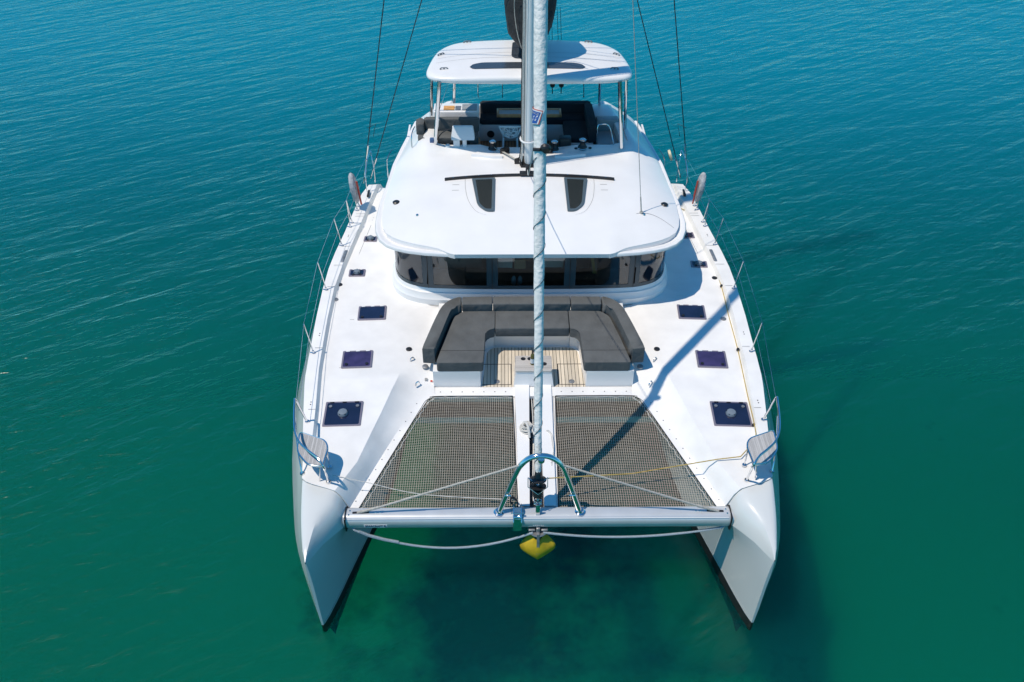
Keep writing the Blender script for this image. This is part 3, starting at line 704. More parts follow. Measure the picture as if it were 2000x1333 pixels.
# sailmaker's patch
PH = 5.42
def cyl(u, v, dr=0.0):
    a = radians(-100)+u/srad(PH); h = PH+v
    return stay(h)+(e1*cos(a)-e2*sin(a)*-1*-1)*0 + (e1*cos(a)+e2*sin(a))*(srad(h)*1.10+.008+dr)
def patch(name, pts, m, dr, par):
    b = B(); rows = []
    n = 8
    for j in range(n+1):
        t = j/n; A = Vector(pts[0]).lerp(Vector(pts[3]), t); Z = Vector(pts[1]).lerp(Vector(pts[2]), t)
        rows.append([cyl(*A.lerp(Z, i/n), dr) for i in range(n+1)])
    b.loft(rows, False); return b.build(name, m, par)
pa = patch('sail_emblem', [(-.20, .10), (.045, .04), (-.0, -.12), (-.16, -.12)], REDP, 0, sail)
patch('emblem_border', [(-.20, .09), (.035, .033), (-.012, -.117), (-.16, -.117)], WHITEP, .002, pa)
patch('emblem_field', [(-.20, .076), (.018, .022), (-.026, -.108), (-.16, -.108)], BLUEP, .004, pa)
text('lettering', 'INCIDENCE', .034, WHITEP, pa, None, .20, lambda c: cyl(*(Matrix.Rotation(radians(-15), 2) @ Vector((c.x, c.y))+Vector((-.10, .026))), .0055))
b = B(); 
for dx in (-.075, -.035): b.loft([[cyl(dx-.02, -.075, .006), cyl(dx-.004, -.075, .006)], [cyl(dx+.010, -.015, .006), cyl(dx+.026, -.015, .006)]], False)
b.build('emblem_mark', WHITEP, pa)
# furler drum
def ring_stay(prof, name, m, par):
    b = B(); R = []
    for r, h in prof: R.append([stay(h)+(e1*cos(2*pi*k/20)+e2*sin(2*pi*k/20))*r for k in range(20)])
    b.loft(R); return b.build(name, m, par, 40)
dr = ring_stay([(.02, .10), (.075, .10), (.08, .12), (.08, .20), (.05, .22), (.05, .25), (.13, .26), (.13, .27), (.06, .28), (.055, .34), (.13, .36), (.135, .375), (.06, .40), (.045, .5), (.04, .56), (.02, .56)], 'furler_drum', BLACKP, fs)
b = B(); b.tube([stay(.25)+Vector((-.15, 0, 0)), stay(.25)+Vector((0, -.15, 0)), stay(.25)+Vector((.15, 0, 0)), stay(.25)+Vector((.15, 0, 0)), stay(.40)+Vector((.15, 0, 0)), stay(.40)+Vector((0, -.15, 0)), stay(.40)+Vector((-.15, 0, 0))], .007, 6)
b.tube([stay(.25)+Vector((-.15, 0, 0)), stay(.40)+Vector((-.15, 0, 0))], .007, 6); b.build('drum_cage', STEEL, dr)
b = B(); b.box(stay(-.10)+Vector((0, -.03, -.0)), (.07, .03, .26), .01); b.box(stay(.02), (.12, .05, .04), .01); b.lathe([(0, -.06), (.016, -.06), (.016, .06), (0, .06)], stay(-.02), 8, MY); b.build('stay_fork', STEEL, fs)

# ---- coachroof
ROOFW = [(5.825, 1.44), (5.860, 1.53), (5.910, 1.60), (5.970, 1.68), (6.020, 1.76), (6.070, 1.89), (6.120, 2.06), (6.190, 2.27), (6.270, 2.46), (6.370, 2.62), (6.510, 2.76), (6.730, 2.86), (7.030, 2.91), (7.700, 2.93), (8.300, 2.90), (9.350, 2.87), (10.070, 2.77), (11.500, 2.55)]
BROWW = [(5.870, 1.3), (5.885, 1.6), (5.930, 2.0), (6.000, 2.32), (6.090, 2.56), (6.210, 2.75), (6.400, 2.90), (6.680, 3.0), (6.980, 3.045), (7.600, 3.045), (8.300, 2.99), (9.350, 2.93), (10.070, 2.83), (11.500, 2.6)]
ZC = [(5.82, 3.48), (7.0, 3.585), (8.1, 3.65), (9.0, 3.655), (9.6, 3.64), (11.5, 3.62)]
def xin(y): return lerp([(9.0, 2.12), (9.6, 2.12), (10.5, 1.95), (11.4, 1.72)], y)
YF = [(w, y) for y, w in ROOFW if y < 7.6]
def edist(x, y):                                               # smooth distance to the roof outline
    w = lerp(ROOFW, y); dx = max(1e-4, w-x); dy = max(1e-4, y-lerp(YF, x)) if x > YF[0][0] else max(1e-4, y-YF[0][1])
    return dx*dy/sqrt(dx*dx+dy*dy)
def zroof(x, y, w):
    ax = abs(x)
    ze = 3.37+.02*sstep(5.85, 6.4, y)-.10*sstep(7.5, 10, y); zc = lerp(ZC, y)-.035*(ax/2.9)**2
    d = edist(min(ax, w), y); q = min(1, d/1.15)
    z = ze+(zc-ze)*(1-(1-q)**2.4)
    hc = .22*sstep(8.7, 9.9, y)
    cr = xin(y)+.10                                            # crest of the flybridge coaming
    if ax < cr: z += hc*sstep(cr-.55, cr, ax)**1.5
    elif hc > 0: kk = sstep(8.7, 9.5, y); z += kk*(max(z, ze+(zc+hc-ze)*max(0, 1-((ax-cr)/(w-cr)))**.75)-z)
    if y > 9.2:
        lip = sstep(9.22, 9.36, y)*.07
        if x < 0: z += lip*sstep(-.80, -1.0, x)*sstep(cr+.1, cr-.2, ax)
        else: z += lip*sstep(.55, 1.2, x)*sstep(cr+.1, cr-.2, ax)
    return z
b = B()
ys = [5.825, 5.83, 5.84]+[5.855+.018*i for i in range(42)]+[6.63, 6.7, 6.78, 6.86, 6.95, 7.05, 7.15, 7.3, 7.45, 7.6, 7.8, 8.1, 8.35, 8.6, 8.8, 9.0, 9.15, 9.25, 9.33, 9.4, 9.5, 9.65, 9.9, 10.2, 10.6, 11.0, 11.4]
NI, NO = 14, 14
grid = []
for y in ys:
    w = lerp(ROOFW, y); xi = min(xin(y), w*.72); row = []
    xs = [xi*i/NI for i in range(NI+1)]+[xi+(w-xi)*(1-(1-i/NO)**1.6) for i in range(1, NO+1)]
    row = [(-x, y, zroof(-x, y, w)) for x in xs[::-1]]+[(x, y, zroof(x, y, w)) for x in xs[1:]]
    # rim turned down
    row = [(-w+.006, y, max(row[0][2]-.13, 3.275))]+row+[(w-.006, y, max(row[-1][2]-.13, 3.275))]
    grid.append(row)
V = [[b.b.verts.new(p) for p in r] for r in grid]; n = len(V[0]); mid = n//2
for j in range(len(V)-1):
    for i in range(n-1):
        k = min(abs(i-mid), abs(i+1-mid))
        if ys[j] >= 9.5 and k < NI: continue
        b._f([V[j][i], V[j][i+1], V[j+1][i+1], V[j+1][i]])
# front rim and well walls
b.loft([[(p[0], p[1], p[2]) for p in grid[0]], [(p[0]*.995, p[1]+.012, 3.28) for p in grid[0]]], False)
for s in (-1, 1):
    wl = []
    for j, y in enumerate(ys):
        if y >= 9.5: p = grid[j][mid+s*NI]; wl.append([(p[0], y, p[2]), (p[0]-s*.04, y, p[2]-.03), (p[0]-s*.05, y, 3.15)])
    b.loft(wl, False)
j = ys.index(9.5); b.loft([[grid[j][i] for i in range(mid-NI, mid+NI+1)], [(grid[j][i][0], 9.52, 3.15) for i in range(mid-NI, mid+NI+1)]], False)
roof = b.build('coachroof', GEL, CAT, 42)
# brow (lower moulding that the roof sits on)
b = B(); BP = [(y, lerp(BROWW, y)) for y in [5.87, 5.875, 5.885, 5.905, 5.93, 5.96, 6.0, 6.04, 6.09, 6.15, 6.21, 6.3, 6.4, 6.53, 6.68, 6.83, 6.98, 7.3, 7.7, 8.3, 9.35, 10.07, 11.4]]
def offs(k):                                                   # inset outline
    L = []
    for y, w in BP: L.append((w-k*min(1, (y-5.87)/.25), y+k*max(0, 1-(y-5.87)/.5)))
    return L
secs = [(.02, 3.26), (.0, 3.275), (.0, 3.305), (.015, 3.33), (.05, 3.338), (.11, 3.315), (.2, 3.285), (.5, 3.25)]
rows = []
for k, z in secs:
    o = offs(k); rows.append([(-x, y, z) for x, y in o[::-1]]+[(x, y, z) for x, y in o])
b.loft(rows, False)
o = offs(.02); o2 = offs(.45); b.loft([[(-x, y, 3.26) for x, y in o[::-1]]+[(x, y, 3.26) for x, y in o], [(-x, y, 3.25) for x, y in o2[::-1]]+[(x, y, 3.25) for x, y in o2]], False)
b.build('roof_brow', GEL, roof, 40)
# roof seams
b = B()
def onroof(x, y): return (x, y, zroof(x, y, lerp(ROOFW, y)))
b.loft([[onroof(x, y-.004), onroof(x, y+.004)] for x, y in [(2.05+.02*i, 6.97+.06*sin(pi*i/30)-.0008*i*i*.3) for i in range(0, 36)]], False)
for v in b.b.verts: v.co.z += .003
b.each('roof_joint', DARKST, roof)
# skylights
def onpoly(poly, dz): return [(x, y, zroof(x, y, lerp(ROOFW, y))+dz) for x, y in poly]
for s in (-1, 1):
    outl = rpoly([(s*1.17, 8.10), (s*.70, 8.13), (s*.71, 6.97), (s*.86, 6.97), (s*1.04, 7.17)], [.02, .02, .03, .15, .25], 5)
    b = B(); P0 = onpoly(outl, .004); P1 = onpoly(outl, .035)
    c = Vector((s*.90, 7.60)); inn = [((x-c.x)*.72+c.x, (y-c.y)*.90+c.y) for x, y in outl]; P2 = onpoly(inn, .032)
    b.loft([P0, P1, P2], True, False); sk = b.build('skylight', mat('skylight_frame', (.10, .14, .165), .35, .3) if s < 0 else bpy.data.materials['skylight_frame'], roof)
    b = B(); b.poly(onpoly(inn, .030)); b.build('pane', HATCHG if False else mat('dark_roof_pane', (.02, .024, .024), .12) if s < 0 else bpy.data.materials['dark_roof_pane'], sk)
    b = B(); P = [(s*1.31, 8.18), (s*1.29, 7.78), (s*1.22, 7.36), (s*1.06, 7.0), (s*.86, 6.88)]
    P = crom2(P, 5); b.loft([[onroof(x-.004, y), onroof(x+.004, y)] for x, y in P], False)
    for v in b.b.verts: v.co.z += .003
    b.build('skylight_recess', SEAM, roof)
    b = B()
    for yy in (8.12, 7.92, 7.72):
        b.loft([[onroof(s*1.42, yy), onroof(s*1.42, yy+.012)], [onroof(s*1.56, yy), onroof(s*1.56, yy+.012)]], False)
    for v in b.b.verts: v.co.z += .003
    b.each('step_rib', SEAM, roof)
    x = 2.66; p = onroof(s*x, 7.5 if s < 0 else 7.4)
    b = B(); b.lathe([(0, 0), (.075, 0), (.075, .012), (.05, .03), (0, .03)], p, 16); b.build('vent_disc', BLACKP, roof)
    b = B(); b.lathe([(0, 0), (.03, 0), (.025, .02), (0, .02)], onroof(s*2.2, 6.95), 10); b.build('pad_eye', STEEL, roof)
    b = B(); pts = [(s*x, 9.02+.10*sstep(.7, 1.2, x), onroof(s*x, 9.05)[2]) for x in [.55+.06*i for i in range(12)]]
    b.loft([[(p[0], p[1]-.06, p[2]-.02), (p[0], p[1]-.03, p[2]+.045), (p[0], p[1]+.03, p[2]+.05), (p[0], p[1]+.07, p[2]-.01)] for p in pts], False); b.build('handhold', GEL, roof)
# jib track
b = B(); pts = [(x, 8.09+.15*(1-(x/1.72)**2)) for x in [-1.72+.086*i for i in range(41)]]
R = []
for x, y in pts:
    z = onroof(x, y)[2]; R.append([(x, y-.022, z), (x, y-.022, z+.05), (x, y+.022, z+.05), (x, y+.022, z)])
b.loft(R, True, True); jt = b.build('jib_track', BLACKP, roof)
b = B()
for i in range(2, 40, 3):
    x, y = pts[i]; b.lathe([(0, 0), (.014, 0), (.014, .006), (0, .006)], (x, y, onroof(x, y)[2]+.05), 6)
b.each('track_bolt', STEEL, jt)
b = B(); z = onroof(0, 8.24)[2]; b.box((-.03, 8.24, z+.07), (.34, .10, .06), .015); b.box((-.03, 8.24, z+.13), (.10, .05, .1), .02); b.lathe([(0, -.02), (.05, -.02), (.05, .02), (0, .02)], (-.03, 8.24, z+.2), 14, Matrix.Rotation(pi/2, 4, 'X')); b.build('track_car', BLACKP, jt)

# ---- cabin below: base moulding, glass, interior
GP = [(0, 6.14), (.75, 6.145), (1.4, 6.16), (2.0, 6.20), (2.3, 6.29), (2.5, 6.42), (2.64, 6.62), (2.71, 6.9), (2.73, 7.3)]
GC = crom2(GP, 6)
full = [(-x, y) for x, y in GC[::-1]]+GC[1:]
b = B()
base = [(.10, 1.95), (.10, 2.12), (.07, 2.16), (.055, 2.25), (.03, 2.27), (.005, 2.335), (-.03, 2.345)]
def offset(poly, k):
    L = []
    for i, p in enumerate(poly):
        a = Vector(poly[max(0, i-1)]); c = Vector(poly[min(len(poly)-1, i+1)]); d = (c-a).normalized(); n = Vector((d.y, -d.x)); L.append((p[0]+n.x*k, p[1]+n.y*k))
    return L
rows = [[(x, y, z) for x, y in offset(full, k)]+[] for k, z in base]
b.loft(rows, False)
for s in (-1, 1): b.box((s*2.72, 9.3, 2.62), (.04, 4.1, 1.3))
b.build('cabin_base', GEL, CAT, 30)
b = B(); b.loft([[(x, y, 1.99) for x, y in offset(full, .128)], [(x, y, 2.0) for x, y in offset(full, .116)]], False); b.build('cabin_joint', SEAM, CAT)
def pane(i0, i1, nm='windshield_pane'):
    seg = full[i0:i1+1]
    b = B(); b.loft([[(x, y, 2.34) for x, y in seg], [(x, y+.05, 3.27) for x, y in seg]], False)
    w = b.build(nm, WGLASS, CAT, 60); mid_ = seg[len(seg)//2]
    if sum(f.normal.x*mid_[0]+f.normal.y*(mid_[1]-9) for f in w.data.polygons) < 0: w.data.flip_normals()
    # dark printed border just inside the glass
    L = [0.0]
    for p, q in zip(seg, seg[1:]): L.append(L[-1]+(Vector(q)-Vector(p)).length)
    def pt(d):
        d = max(0, min(L[-1], d))
        for k in range(len(L)-1):
            if d <= L[k+1]+1e-9:
                t = (d-L[k])/(L[k+1]-L[k]); return Vector(seg[k]).lerp(Vector(seg[k+1]), t)
    tot = L[-1]; off = Vector((0, .012))
    def P(d, z): p = pt(d); return (p.x*1.002, p.y-.007+.05*(z-2.34)/.93, z)
    b = B(); bw = .11
    ds = [i*tot/24 for i in range(25)]
    b.loft([[P(d, 2.34) for d in ds], [P(d, 2.42) for d in ds]], False); b.loft([[P(d, 3.17) for d in ds], [P(d, 3.27) for d in ds]], False)
    for a, c in ((0, bw), (tot-bw, tot)): b.loft([[P(d, 2.42) for d in (a, (a+c)/2, c)], [P(d, 3.17) for d in (a, (a+c)/2, c)]], False)
    b.build('pane_border', mat('frit', (.035, .062, .075), .18) if 'frit' not in bpy.data.materials else bpy.data.materials['frit'], w)
    return w
m = len(GC)-1
idx = [0, m-18, m-6, m+6, m+18, 2*m]
for a, c in zip(idx, idx[1:]): pane(a, c)
b = B()
for i in idx[1:-1]:
    x, y = full[i]; b.loft([[(x-.006, y-.014, 2.34), (x+.006, y-.014, 2.34)], [(x-.006, y+.036, 3.27), (x+.006, y+.036, 3.27)]], False)
b.build('pane_joint', BLACKP, CAT)
b = B()                                                        # interior shell
b.poly([(-2.6, 6.2, 1.6), (2.6, 6.2, 1.6), (2.6, 10, 1.6), (-2.6, 10, 1.6)]); b.poly([(-2.6, 10, 1.6), (2.6, 10, 1.6), (2.6, 10, 3.25), (-2.6, 10, 3.25)])
b.poly([(-2.65, 6.5, 3.24), (2.65, 6.5, 3.24), (2.65, 10, 3.24), (-2.65, 10, 3.24)])
b.build('saloon', INT, CAT)
b = B(); b.box((0, 6.65, 2.18), (3.9, .7, .10), .01); b.box((0, 7.3, 1.95), (1.3, .5, .5), .03); b.box((1.3, 7.6, 2.2), (.1, 1.6, .6), .03); b.box((-1.4, 7.4, 2.2), (.9, .7, .5), .05); b.build('saloon_furniture', INTW, CAT)
b = B()
for i in range(14): b.box((-.70+i*.024, 6.44, 2.735), (.014, .02, .19))
b.box((-.54, 6.46, 2.735), (.36, .012, .22)); b.build('louvre', mat('louvre_slats', (.8, .73, .66), .6), CAT)
b = B()
for i in range(14): b.box((.30+i*.024, 6.44, 2.745), (.014, .02, .19))
b.box((.455, 6.46, 2.745), (.36, .012, .22)); b.build('louvre', bpy.data.materials['louvre_slats'], CAT)
b = B(); b.box((-.215, 6.42, 2.74), (.23, .05, .22), .02); b.build('pillow', TAN, None, label='small terracotta pillow behind the middle windshield pane', category='pillow', group='inside the saloon')
for i, x in enumerate((-.33, -.21)):
    b = B(); b.lathe([(0, 0), (.04, 0), (.045, .02), (.045, .13), (.03, .17), (.018, .19), (0, .19)], (x, 6.45, 2.235), 14)
    b.build('bottle', WHITEP, None, label=['white squat bottle inside the windshield, left of its twin', 'white squat bottle inside the windshield, right of its twin'][i], category='bottle', group='white bottles inside the windshield')
b = B(); b.box((1.22, 6.45, 2.72), (.06, .03, .36), .005, ry=-.18); b.box((1.26, 6.45, 2.52), (.07, .04, .05)); b.build('wood_post', ORNG, CAT)

# ---- deck hatches
def hatch(c, ax, w, d, big=False, violet=False, vent=False, z=2.004):
    """c: centre, ax: rotation of the frame about z"""
    M = Matrix.Translation((c[0], c[1], z)) @ Matrix.Rotation(ax, 4, 'Z')
    def tr(b): bmesh.ops.transform(b.b, matrix=M, verts=b.b.verts)
    b = B(); o = rpoly([(-w/2, -d/2), (w/2, -d/2), (w/2, d/2), (-w/2, d/2)], .02, 3); i = rpoly([(-w/2+.03, -d/2+.03), (w/2-.03, -d/2+.03), (w/2-.03, d/2-.03), (-w/2+.03, d/2-.03)], .03, 3)
    b.loft([[(x, y, 0) for x, y in o], [(x, y, .02) for x, y in o], [(x, y, .022) for x, y in i], [(x, y, .012) for x, y in i]], True, False); tr(b); h = b.build('deck_hatch', HFRAME, CAT)
    b = B(); b.prism(i, .012, .018); tr(b); b.build('pane', HATCHP if violet else HATCHG, h)
    b = B()
    for k in ((-.33, 0, .33) if w > .45 else (-.25, .25)): b.box((k*w, d/2-.022, .026), (.07 if w > .45 else .04, .02, .012), .003)
    tr(b); b.each('hinge', WHITEP if not big else BLACKP, h)
    b = B()
    for k in (-1, 1): b.lathe([(0, 0), (.03, 0), (.03, .012), (0, .012)], (k*(w/2-.09), d*(.3 if big else -.3), .02), 10)
    tr(b); b.each('latch', GALV if big else BLACKP, h)
    if vent:
        r = .09 if big else .07
        b = B(); b.lathe([(0, 0), (r, 0), (r, .02), (r*.8, .05), (r*.35, .06), (0, .06)], (0.0, .0, .02), 20)
        tr(b); vm = b.build('vent_dome', mat('vent_plastic', (.16, .20, .24), .4) if 'vent_plastic' not in bpy.data.materials else bpy.data.materials['vent_plastic'], h)
        b = B()
        for k in range(5): a = 2*pi*k/5+.3; b.lathe([(0, 0), (.013, 0), (.013, .006), (0, .006)], (r*.82*cos(a), r*.82*sin(a), .062), 8)
        tr(b); b.each('vent_hole', BLACKP, vm)
hatch((-3.27, 3.03), .035, .64, .59, True, False, True); hatch((3.34, 2.99), -.045, .645, .59, True, False, True)
hatch((-3.21, 4.44), .05, .55, .47, violet=True); hatch((3.27, 4.41), -.06, .55, .47, violet=True)
hatch((-3.095, 5.81), .05, .54, .43); hatch((3.135, 5.81), -.06, .535, .44)
hatch((-3.56, 7.15), .03, .33, .24, vent=True); hatch((3.56, 7.43), -.06, .34, .22, vent=True)
hatch((-3.43, 8.42), -.03, .28, .2, vent=True); hatch((3.50, 8.53), .05, .28, .22)
for i, (x, y) in enumerate([(-2.29, 4.73), (-1.96, 4.29), (2.31, 4.71), (1.95, 4.27), (-3.86, 6.75), (-3.87, 6.25), (3.80, 6.95), (3.72, 5.6)]):
    b = B(); z = 2.0 if abs(x) > 2.2 else 1.965; z = 2.005 if abs(x) < 3.8 else 2.004
    if abs(x) < 2.2: z = 1.967
    b.lathe([(0, -.02), (.055, -.02), (.055, .006), (.04, .012), (0, .012)], (x, y, z+.004), 16); b.build('filler_cap', GALV if i % 2 else BLACKP, CAT)
for x, y, z in ((-2.21, 4.46, 1.975), (2.24, 4.43, 1.975), (-2.08, 3.93, 1.86), (2.10, 3.92, 1.86)):
    b = B(); b.tube([(x-.03, y-.04, z), (x-.02, y-.02, z+.05), (x+.02, y+.02, z+.05), (x+.03, y+.04, z)], .012, 6, 3); b.build('folding_cleat', STEEL, CAT)
for s in (-1, 1):
    for y in (5.05, 3.2, 8.4):
        b = B()
        for k in (-.03, .03): b.lathe([(0, 0), (.012, 0), (.012, .006), (0, .006)], (s*(lerp(OUTER, y)-.12), y+k, 2.1), 8)
        b.each('drain_pin', DARKST, CAT)
    b = B(); y = 7.62; b.prism(rpoly([(s*3.86, y-.22), (s*3.93, y-.22), (s*3.90, y+.22), (s*3.83, y+.22)], .03, 3), 2.1, 2.116, .004, 2); b.build('fairlead_plate', GALV, CAT)
    b = B(); b.box((s*3.25, 9.25, 2.012), (.10, .42, .02), .004); b.build('side_vent', BLACKP, CAT)
# side deck cleat near the shrouds
for s in (-1, 1):
    b = B(); b.box((s*3.66, 10.1, 2.16), (.05, .28, .05), .015); b.box((s*3.66, 10.1, 2.13), (.04, .1, .06)); b.build('mooring_cleat', BLACKP, CAT)

# ---- stanchions, lifelines, pulpits
ST = [4.52, 6.45, 8.03, 8.76, 8.93, 9.45, 9.62]
tops = {}
for s in (-1, 1):
    for k, y in enumerate([4.52, 6.45, 8.03, 8.76, 8.93, 9.45, 9.62]):
        x = lerp(OUTER, y)-.08; lean = .10 if k < 3 else .06
        if k == 3: top = (x+.03, 8.82, 2.74)
        elif k == 4: top = (x+.05, 8.83, 2.74)
        elif k == 5: top = (x+.06, 9.47, 2.72)
        elif k == 6: top = (x+.06, 9.5, 2.72)
        else: top = (x+lean, y+.04, 2.74)
        b = B(); b.tube([(s*x, y, 2.09), (s*top[0], top[1], top[2])], .0125, 8); b.tube([(s*x, y, 2.1), (s*(x+.01), y, 2.16)], .02, 8)
        b.lathe([(0, 0), (.035, 0), (.035, .012), (0, .012)], (s*x, y, 2.1), 10); b.tube([(s*x, y, 2.11), (s*(x+.07), y+.01, 2.11)], .010, 6)
        b.build('stanchion', STEEL, CAT); tops[(s, k)] = top
    for lvl in (1.0, .52):
        pts = [(s*3.90, 2.70, 2.70 if lvl == 1 else 2.42)]
        for k in (0, 1, 2, 3, 5):
            t = tops[(s, k)]; y0 = [4.52, 6.45, 8.03, 8.76, 8.93, 9.45, 9.62][k]; x0 = lerp(OUTER, y0)-.08
            pts.append((s*(x0+(t[0]-x0)*lvl), y0+(t[1]-y0)*lvl, 2.1+(t[2]-2.1)*lvl))
        pts.append((s*3.74, 10.75, 2.1+.62*lvl))
        b = B(); b.tube(pts, .0042, 6); b.build('lifeline', STEEL, CAT)
    # boarding-gate rails beside the shrouds
    b = B(); b.tube([(s*3.58, 10.72, 2.1), (s*3.58, 10.74, 2.45), (s*3.62, 10.85, 2.72), (s*3.66, 11.0, 2.78), (s*3.70, 10.55, 2.72), (s*3.72, 10.3, 2.5), (s*3.72, 10.28, 2.1)], .0125, 8, 3); b.build('gate_rail', STEEL, CAT)
    b = B(); b.tube([(s*3.30, 11.0, 2.0), (s*3.30, 11.05, 2.5), (s*3.2, 11.4, 2.6)], .0125, 8, 3); b.build('gate_rail', STEEL, CAT)
    # pulpit with seat
    pz = 2.70
    b = B(); b.tube([(s*3.26, 1.44, 2.10), (s*3.25, 1.36, 2.40), (s*3.25, 1.30, 2.62), (s*3.34, 1.40, pz), (s*3.52, 1.56, pz), (s*3.68, 1.74, pz), (s*3.79, 1.98, pz), (s*3.86, 2.30, pz), (s*3.91, 2.62, pz), (s*3.92, 2.70, pz-.02), (s*3.90, 2.74, 2.5), (s*3.82, 2.76, 2.10)], .019, 10, 4)
    pu = b.build('pulpit', STEEL, CAT)
    b = B(); b.tube([(s*3.87, 2.35, 2.60), (s*3.80, 2.0, 2.45), (s*3.74, 1.75, 2.30), (s*3.70, 1.62, 2.11)], .013, 8, 4); b.tube([(s*3.70, 2.1, 2.11), (s*3.74, 2.12, 2.5)], .013, 8); b.build('brace', STEEL, pu)
    sp = rpoly([(s*3.77, 2.14), (s*3.34, 1.96), (s*3.27, 1.80), (s*3.30, 1.42), (s*3.52, 1.44), (s*3.74, 1.72)], [.05, .16, .12, .05, .12, .12], 5)
    b = B(); b.prism([((x-s*3.53)*.955+s*3.53, (y-1.78)*.955+1.78) for x, y in sp], 2.475, 2.50, .004, 1); se = b.build('seat', PLANKX, pu)
    b = B(); b.tube([(x, y, 2.487) for x, y in sp], .016, 8, closed=True); b.tube([(s*3.30, 1.42, 2.487), (s*3.26, 1.40, 2.45)], .014, 6); b.build('seat_frame', STEEL, se)
    b = B(); b.tube([(s*3.40, 1.46, 2.11), (s*3.36, 1.5, 2.47)], .012, 6); b.tube([(s*3.29, 1.75, 2.10), (s*3.30, 1.80, 2.47)], .012, 6)
    for x, y in ((3.26, 1.44), (3.82, 2.76), (3.70, 1.62), (3.29, 1.75)): b.lathe([(0, 0), (.04, 0), (.036, .02), (0, .02)], (s*x, y, 2.10), 10)
    b.each('pulpit_foot', STEEL, pu)

# ---- lifebuoys in grey covers
for s in (-1, 1):
    L = empty('lifebuoy', (s*3.86, 9.52, 2.25), label='grey covered horseshoe lifebuoy hanging on the left rail, red strap facing the deck' if s < 0 else 'grey covered horseshoe lifebuoy on the right rail with red lashing on its face', category='lifebuoy', group='covered lifebuoys on the side rails')
    b = B(); R = []
    cx, cy, cz = s*3.87, 9.55, 2.62
    for i in range(17):
        t = -1+2*i/16; ring = []
        for k in range(28):
            a = 2*pi*k/28; rad = .055*t+0
            sc = sqrt(max(0.02, 1-t*t)); sc = .80+.20*sc if abs(t) < .999 else .55
            wr = 1+.05*noise.noise(Vector((cos(a)*4, sin(a)*4, t*2+s)))+.03*sin(a*11)*(1-abs(t)*.4)
            yy = .19*cos(a)*sc*wr*(.82 if sin(a) < 0 else 1); zz = .36*sin(a)*sc*wr
            ring.append((cx+s*(.06*t+.10*zz), cy+yy, cz+zz))
        R.append(ring)
    b.loft(R); b.build('cover', LBUOY, L, 60)
    b = B(); b.tube([(cx-s*.085, cy-.06, cz+.20), (cx-s*.115, cy-.10, cz-.05), (cx-s*.15, cy-.15, cz-.33)], .022 if s < 0 else .018, 6, 3); b.tube([(cx-s*.09, cy-.03, cz+.18), (cx-s*.12, cy-.02, cz-.2)], .012, 6); b.build('strap', REDM, L)

# ---- furling line along the right side deck
b = B(); b.tube([(3.30, 9.72, 2.06), (3.64, 9.50, 2.03), (3.80, 8.84, 2.03), (3.86, 7.7, 2.03), (3.875, 6.63, 2.03), (3.83, 5.6, 2.03), (3.80, 4.65, 2.03), (3.72, 3.5, 2.035), (3.66, 2.70, 2.08), (3.58, 2.3, 2.13), (3.30, 1.95, 2.14), (3.25, 1.90, 2.14)], .009, 6, 3)
b.tube([(3.25, 1.90, 2.14), (2.88, 1.88, 2.10), (1.5, 1.70, 1.97), (.14, 1.35, 2.27)], .009, 6)
b.build('furling_line', ROPEY, None, label='long thin yellow line running along the right deck edge to the furling drum', category='rope')
b = B()
for x, y in ((3.80, 8.84), (3.875, 6.63), (3.80, 4.65), (3.66, 2.70)): b.lathe([(0, 0), (.03, 0), (.03, .03), (.018, .05), (0, .05)], (x+.0, y, 2.02), 10)
b.each('line_guide', BLACKP, CAT)
b = B(); b.tube([(-3.22, 1.55, 2.14), (-2.7, 1.52, 2.0), (-1.8, 1.42, 1.82), (-.30, 1.30, 1.82)], .006, 5, 4); b.build('tack_line', ROPEW, None, label='thin white line crossing the left trampoline from seat to walkway', category='rope')

# ---- mast, rigging
b = B(); R = []
for z in (3.62, 4.5, 6, 10, 16, 22.3):
    R.append([(.105*cos(a), 8.80+.16*sin(a)*(1 if sin(a) < 0 else 1), z) for a in [2*pi*k/28 for k in range(28)]])
b.loft(R); mast = b.build('mast', MASTM, CAT, 40)
b = B(); b.box((0, 8.80, 3.67), (.34, .44, .06), .015); b.box((-.17, 8.74, 3.73), (.05, .3, .09), .015); b.box((.15, 8.74, 3.73), (.05, .3, .09), .015); b.build('mast_step', BLACKP, mast)
b = B()
for z in (4.22,): b.tube([(.16*cos(a)-.02, 8.76+.2*sin(a), z+.0) for a in [2*pi*k/20 for k in range(20)]], .02, 8, closed=True)
b.build('mast_strap', WHITEP, mast)
b = B(); b.box((.108, 8.78, 9), (.014, .05, 11)); b.box((-.108, 8.78, 9), (.008, .03, 11)); b.build('sail_groove', DARKST, mast)
hal = []
for i, (x, y, m) in enumerate([(-.135, 8.70, ROPEG), (-.15, 8.76, ROPEW), (-.165, 8.80, DARKST), (-.125, 8.65, ROPEW), (.125, 8.70, DARKST), (.14, 8.76, ROPEY), (.135, 8.65, ROPEW)]):
    b = B(); b.tube([(x*1.3, y-.03, 3.70), (x*1.05+.01*sin(i), y, 4.1), (x, y+.02*sin(i), 5.2), (x*.97, y, 8), (x*.95, y, 20)], .010 if m is not DARKST else .013, 6, 4); b.build('halyard', m, mast)
